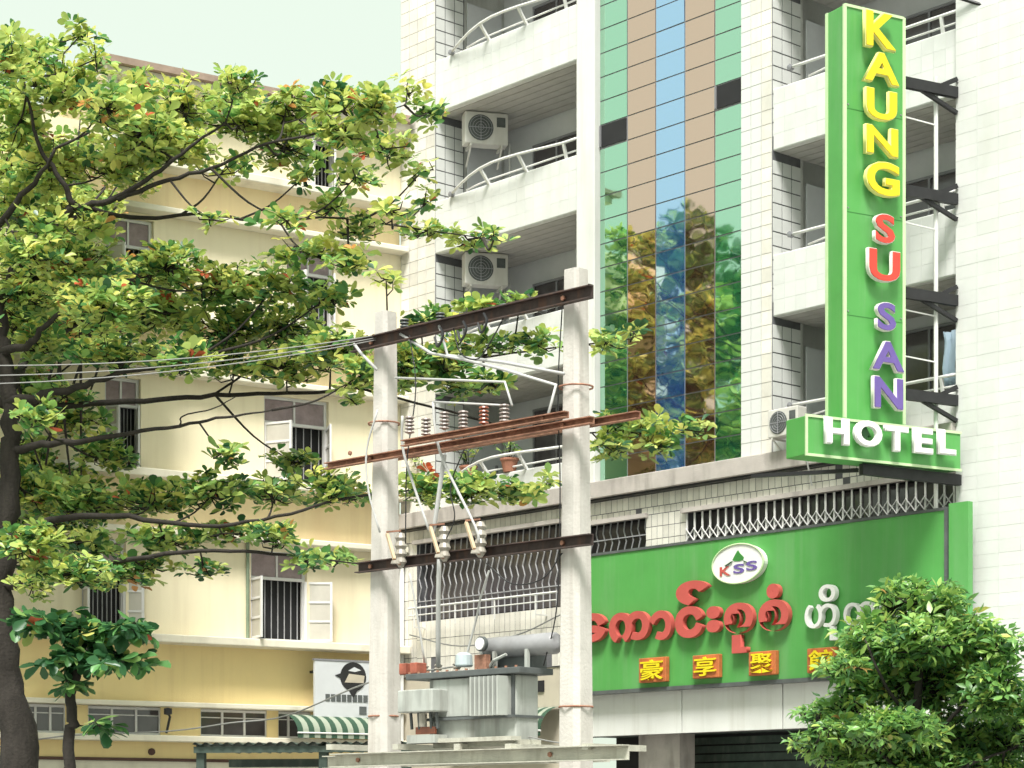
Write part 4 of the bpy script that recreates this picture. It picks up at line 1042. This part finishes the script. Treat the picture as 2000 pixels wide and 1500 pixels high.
BL = [
 (60, 105, 60, 45), (110, 165, 80, 65), (35, 240, 55, 90), (150, 68, 50, 16, .7), (190, 120, 28, 30, .8), (100, 325, 80, 60), (30, 400, 40, 60), (20, 120, 30, 60),
 (205, 215, 50, 55, .8), (268, 172, 55, 30, .9), (275, 255, 80, 60), (225, 320, 80, 45), (360, 200, 75, 42), (345, 285, 80, 45), (455, 165, 55, 28), (470, 232, 75, 50), (560, 215, 75, 42), (560, 290, 70, 42),
 (640, 200, 65, 36), (670, 258, 75, 42), (720, 215, 55, 38), (790, 175, 50, 18, .6), (835, 222, 38, 22, .8), (755, 295, 65, 36, .8), (695, 342, 55, 26, .7), (820, 330, 36, 20, .55), (840, 392, 36, 18, .6), (440, 320, 70, 26, .6), (590, 345, 40, 20, .5),
 (420, 425, 40, 12, .6), (560, 438, 60, 18, .7), (640, 402, 50, 22, .8), (700, 448, 65, 22), (762, 412, 45, 18, .8), (835, 450, 55, 20), (920, 466, 60, 14), (968, 468, 28, 9), (600, 488, 75, 24, .9), (690, 515, 55, 22, .9), (755, 545, 36, 16, .7), (80, 440, 50, 30, .8), (190, 430, 50, 26, .6),
 (60, 490, 65, 36), (150, 520, 85, 45), (60, 580, 60, 52), (200, 600, 95, 52), (320, 520, 85, 42), (320, 615, 95, 52), (430, 555, 85, 48), (450, 645, 95, 52), (540, 555, 75, 40), (560, 635, 75, 50), (635, 580, 50, 32, .9),
 (650, 690, 75, 48), (560, 718, 75, 34), (350, 702, 75, 36), (200, 690, 75, 36), (80, 680, 55, 36), (700, 735, 42, 36), (790, 718, 45, 50, 1.5, 32), (865, 716, 60, 40, 1.5, 32), (950, 750, 45, 20, 1.3, 32), (900, 755, 50, 22, 1.2, 32.5), (685, 778, 28, 12), (460, 715, 70, 30),
 (190, 872, 52, 42, .9), (80, 820, 46, 34, .9), (245, 905, 36, 30), (130, 770, 60, 22),
 (960, 672, 62, 24, 1, 32.5), (1050, 668, 55, 24, 1, 32.5), (1180, 672, 52, 18, 1, 32.5), (1232, 660, 26, 11, 1, 32.5), (810, 628, 40, 10, 1.5, 32), (870, 618, 50, 11, 1.5, 32), (950, 597, 55, 12, 1.6, 32), (1020, 580, 34, 9, 1.5, 32), (890, 670, 50, 20, .8, 32),
 (1190, 828, 40, 10, 1.5, 33), (1270, 836, 52, 20, 1.6, 33), (1345, 838, 44, 12, 1.6, 33), (1200, 875, 38, 28, 1.5, 33), (1275, 870, 44, 20, 1.4, 33),
 (60, 970, 75, 44), (180, 980, 95, 44), (300, 970, 85, 40), (420, 962, 75, 40), (540, 962, 75, 34), (640, 952, 65, 34), (565, 900, 55, 26, .9), (445, 888, 34, 22, 1), (690, 965, 26, 34), (830, 955, 55, 34, 1.4, 32), (920, 956, 55, 30, 1.4, 32), (1010, 962, 55, 26, 1.4, 32), (1070, 940, 20, 16, .8, 32),
 (60, 1060, 75, 36), (180, 1062, 85, 30), (320, 1052, 85, 30), (440, 1040, 65, 26), (540, 1042, 55, 26), (600, 1090, 55, 20), (660, 1090, 45, 16), (395, 1112, 52, 16), (300, 1108, 55, 22), (150, 1120, 80, 34), (235, 1125, 55, 32), (60, 1150, 46, 26),
 (80, 470, 62, 46, 1.1, 40.2), (170, 530, 62, 46, 1.1, 40.7), (80, 610, 62, 46, 1.1, 40.2), (160, 670, 62, 46, 1.1, 40.7), (70, 760, 62, 46, 1.1, 40.2), (150, 820, 62, 46, 1.1, 40.6), (70, 900, 62, 46, 1.1, 40.1), (160, 960, 62, 46, 1.1, 40.6), (60, 1040, 62, 46, 1.1, 40.1),
 (85, 330, 62, 46, .9, 40.2), (165, 390, 62, 46, .9, 40.7),
 (270, 240, 52, 38, 1.1, 40.9), (268, 305, 52, 36, 1.1, 40.9), (272, 360, 46, 26, .9, 40.9), (275, 535, 52, 36, 1.1, 40.9), (270, 610, 52, 40, 1.1, 40.9), (272, 690, 52, 34, 1, 40.9), (158, 190, 52, 40, .8, 40.4), (158, 295, 55, 40, 1, 40.4), (158, 400, 50, 36, .8, 40.4), (155, 490, 52, 40, 1, 40.4), (158, 580, 52, 40, 1, 40.4),
 # the side of the crown that lies out of the picture and behind
 (-120, 250, 130, 90, .5), (-280, 330, 140, 80, .5), (-440, 330, 120, 70, .5), (-150, 450, 130, 80, .5), (-320, 520, 150, 80, .5), (-140, 640, 130, 70, .5), (-330, 690, 150, 60, .5), (-500, 680, 110, 60, .5), (-150, 960, 140, 60, .5), (-330, 1000, 150, 60, .5), (-480, 1010, 100, 50, .5), (-160, 1100, 130, 50, .5),
 (60, 300, 90, 70, .8, 39), (180, 420, 80, 60, .7, 39.5), (-60, 430, 110, 80, .8, 38.6), (40, 620, 110, 80, .9, 38.8), (170, 640, 90, 60, .8, 39.8), (-120, 700, 110, 80, .8, 38), (20, 900, 90, 60, .8, 38.6), (150, 1010, 80, 40, .8, 39.6), (-100, 1080, 100, 60, .8, 38), (60, 1100, 80, 40, .8, 38.8),
 (160, 600, 110, 70, .6, 37), (260, 560, 90, 60, .6, 38), (60, 540, 110, 80, .6, 37), (120, 420, 100, 60, .6, 36.5), (0, 330, 110, 80, .6, 36), (-120, 560, 120, 80, .5, 37), (-60, 760, 120, 60, .5, 36), (100, 960, 100, 50, .6, 36), (-100, 1000, 120, 60, .5, 36),
]
BL = [(b[:4] + ((b[4] if len(b) > 4 else 1) * 1.15,) + b[5:]) if b[0] < 720 and (470 < b[1] < 770 or 930 < b[1] < 1080) and b[0] > 0 else b for b in BL]
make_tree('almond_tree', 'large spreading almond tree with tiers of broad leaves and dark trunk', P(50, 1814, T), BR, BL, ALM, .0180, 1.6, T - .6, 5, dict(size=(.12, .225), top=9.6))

# neighbouring street tree: stands left of the picture and shows in the mirror glass
def W2(x, y, z): return (1000 + F * x / y, HOR - F * (z - EYE) / y, y)
def w3(x, y, z, r): return W2(x, y, z) + (r,)
BRM = [[w3(-16, 39, 0, .4), w3(-16, 39, 4, .32), w3(-15.8, 39, 8, .25), w3(-16, 39.2, 12, .15), w3(-16, 39, 16, .05)],
       [w3(-15.9, 39, 7, .14), w3(-14, 38.4, 8.2, .09), w3(-12, 38, 9, .04)], [w3(-15.9, 39, 9, .14), w3(-18, 40, 10, .09), w3(-20, 40.6, 11, .04)],
       [w3(-16, 39.2, 10.5, .12), w3(-14.4, 39.8, 11.8, .08), w3(-12.8, 40, 12.6, .03)], [w3(-16, 39, 12, .12), w3(-17.6, 38, 13.5, .07), w3(-19, 37.5, 14.2, .03)], [w3(-15.9, 39, 6, .14), w3(-16, 36.5, 7, .09), w3(-16, 34.5, 7.6, .04)]]
BLM = []
r_ = np.random.default_rng(3)
for i in range(120):
    z = r_.uniform(5, 17.3) if i < 60 else r_.uniform(2.2, 8); rad = 4.6 * math.sqrt(max(.12, 1 - ((z - 10) / 8) ** 2)); a = r_.uniform(0, 6.283); q = rad * r_.uniform(.2, 1)
    x, y = -15.8 + q * math.cos(a) + (0 if i < 60 else r_.uniform(-2, 2.5)), 38.8 + q * math.sin(a) * .8; px, py, _ = W2(x, y, z); BLM.append((px, py, 110, 48, .55, y))
make_tree('street_tree', 'broad green street tree seen only as a reflection in the mirror glass', Vector((-16, 39, 0)), BRM, BLM, ALM, .0165, .2, 39, 77, dict(nl=(5, 8), size=(.22, .32), prob=np.array([.01, .05, .17, .33, .43, .005, .0025, .0025])), n_single=0)

# slim young tree by the trunk
BR2 = [[(128, 1816, 31, .10), (132, 1500, 31, .085), (140, 1400, 31, .08), (146, 1320, 31, .075), (150, 1250, 31, .06), (170, 1190, 31, .03)],
       [(148, 1290, 31, .04), (200, 1270, 31, .03), (265, 1285, 31, .015)], [(150, 1260, 31, .04), (110, 1235, 31, .03), (80, 1225, 31, .015)], [(150, 1240, 31, .04), (210, 1220, 31.2, .03), (270, 1228, 31.2, .015)]]
BL2 = [(60, 1215, 30, 20, .9), (110, 1212, 52, 26, .9), (180, 1232, 52, 32), (258, 1228, 34, 26, .9), (130, 1288, 60, 18), (215, 1290, 45, 20), (270, 1296, 28, 13, .8), (140, 1335, 28, 14, .9), (190, 1418, 26, 16, .8)]
PD = np.array([.01, .03, .10, .30, .54, .01, .005, .005])
make_tree('young_tree', 'slim young tree with dark drooping leaves beside the thick trunk', P(128, 1816, 31), BR2, BL2, ALM, .019, .4, 31, 21, dict(prob=PD, horiz=(-.7, .4), size=(.22, .32)), n_single=150)

# bushy street tree low on the right
B0 = 22.0
BR3 = [[(1800, 1905, B0, .10), (1795, 1650, B0, .09), (1790, 1520, B0, .075), (1790, 1400, B0, .06), (1800, 1280, B0, .04), (1810, 1180, B0, .02)],
       [(1792, 1540, B0, .05), (1720, 1470, B0 - .3, .035), (1650, 1430, B0 - .4, .025), (1580, 1420, B0 - .4, .012)],
       [(1790, 1480, B0, .05), (1860, 1400, B0 - .3, .035), (1920, 1330, B0 - .3, .02), (1960, 1270, B0, .01)],
       [(1790, 1420, B0, .04), (1730, 1340, B0 - .3, .03), (1690, 1250, B0 - .3, .015)], [(1795, 1560, B0, .05), (1880, 1500, B0 - .4, .035), (1980, 1460, B0 - .4, .015)]]
BL3 = [(1760, 1170, 60, 36), (1835, 1180, 55, 40), (1700, 1245, 62, 40), (1790, 1250, 85, 50), (1890, 1240, 60, 46), (1950, 1270, 38, 40), (1640, 1300, 40, 26, .8), (1720, 1335, 85, 46), (1830, 1335, 95, 56), (1930, 1345, 60, 60), (1640, 1375, 55, 22, .8), (1600, 1395, 45, 16, .8),
       (1650, 1430, 70, 24), (1585, 1452, 42, 18, .9), (1750, 1425, 100, 42), (1870, 1440, 95, 50), (1965, 1440, 45, 55), (1700, 1490, 80, 34), (1620, 1470, 45, 20, .8), (1820, 1510, 130, 45), (1950, 1520, 70, 45), (2040, 1400, 60, 90, .7), (1860, 1590, 150, 40, .6)]
PALB = np.array([(.48, .62, .15), (.36, .55, .14), (.24, .46, .12), (.16, .34, .10), (.07, .18, .06), (.60, .58, .16), (.5, .3, .1), (.5, .3, .1)])
PB = np.array([.08, .22, .30, .24, .15, .008, .001, .001])
make_tree('leafy_street_tree', 'bushy small leaved street tree in front of the green billboard', P(1800, 1907, B0), BR3, BL3, ELL, .060, .6, B0, 31, dict(nl=(5, 9), size=(.09, .155), tilt=.6, prob=PB, horiz=(-.35, .6), PAL=PALB), limb=.8)

# ------------------------------------------------------------------ potted plants on the low balcony
for i, (px, lab) in enumerate(((822, 'left of the three potted plants on the balcony behind the beams'), (915, 'middle of the three potted plants on the balcony behind the beams'), (995, 'right of the three potted plants on the balcony behind the beams'))):
    u = H.u(px, .06); z = CORN1 + .53
    r = empty('potted_plant', lab, 'plant', H.mat @ Matrix.Translation((u, .06, z)), 'potted plants on the balcony')
    MB().lathe((0, 0, 0), [(.0, 0), (.12, .0), (.17, .22), (.19, .23), (.19, .27), (.16, .27), (.15, .24), (0, .24)], 14).build('pot', M_terra, r, smooth=False)
    pp = np.array([[random.gauss(0, .14), random.gauss(0, .08), random.uniform(.35, .7)] for _ in range(10)]) 
    st = MB()
    for q in pp: st.tube([(0, 0, .22), tuple(q * np.array([.5, .5, .7])), tuple(q)], .008, 4)
    st.build('stem', M_bark, r)
    pos, bas, sz, tint = rosettes(pp, 50 + i, nl=(4, 6), size=(.12, .2))
    mb_v = np.einsum('nij,vj->nvi', bas, ELL[0]) * sz[:, None, None] + pos[:, None, :]
    for k in range(len(pos)):
        me = bpy.data.meshes.new('leaf'); me.from_pydata([tuple(q) for q in mb_v[k]], [], ELL[1]); me.materials.append(M_leaf)
        a = me.attributes.new('tint', 'FLOAT_COLOR', 'POINT'); a.data.foreach_set('color', np.tile(np.append(tint[k], 1), len(ELL[0])).astype(np.float32)); link('leaf', me, r)
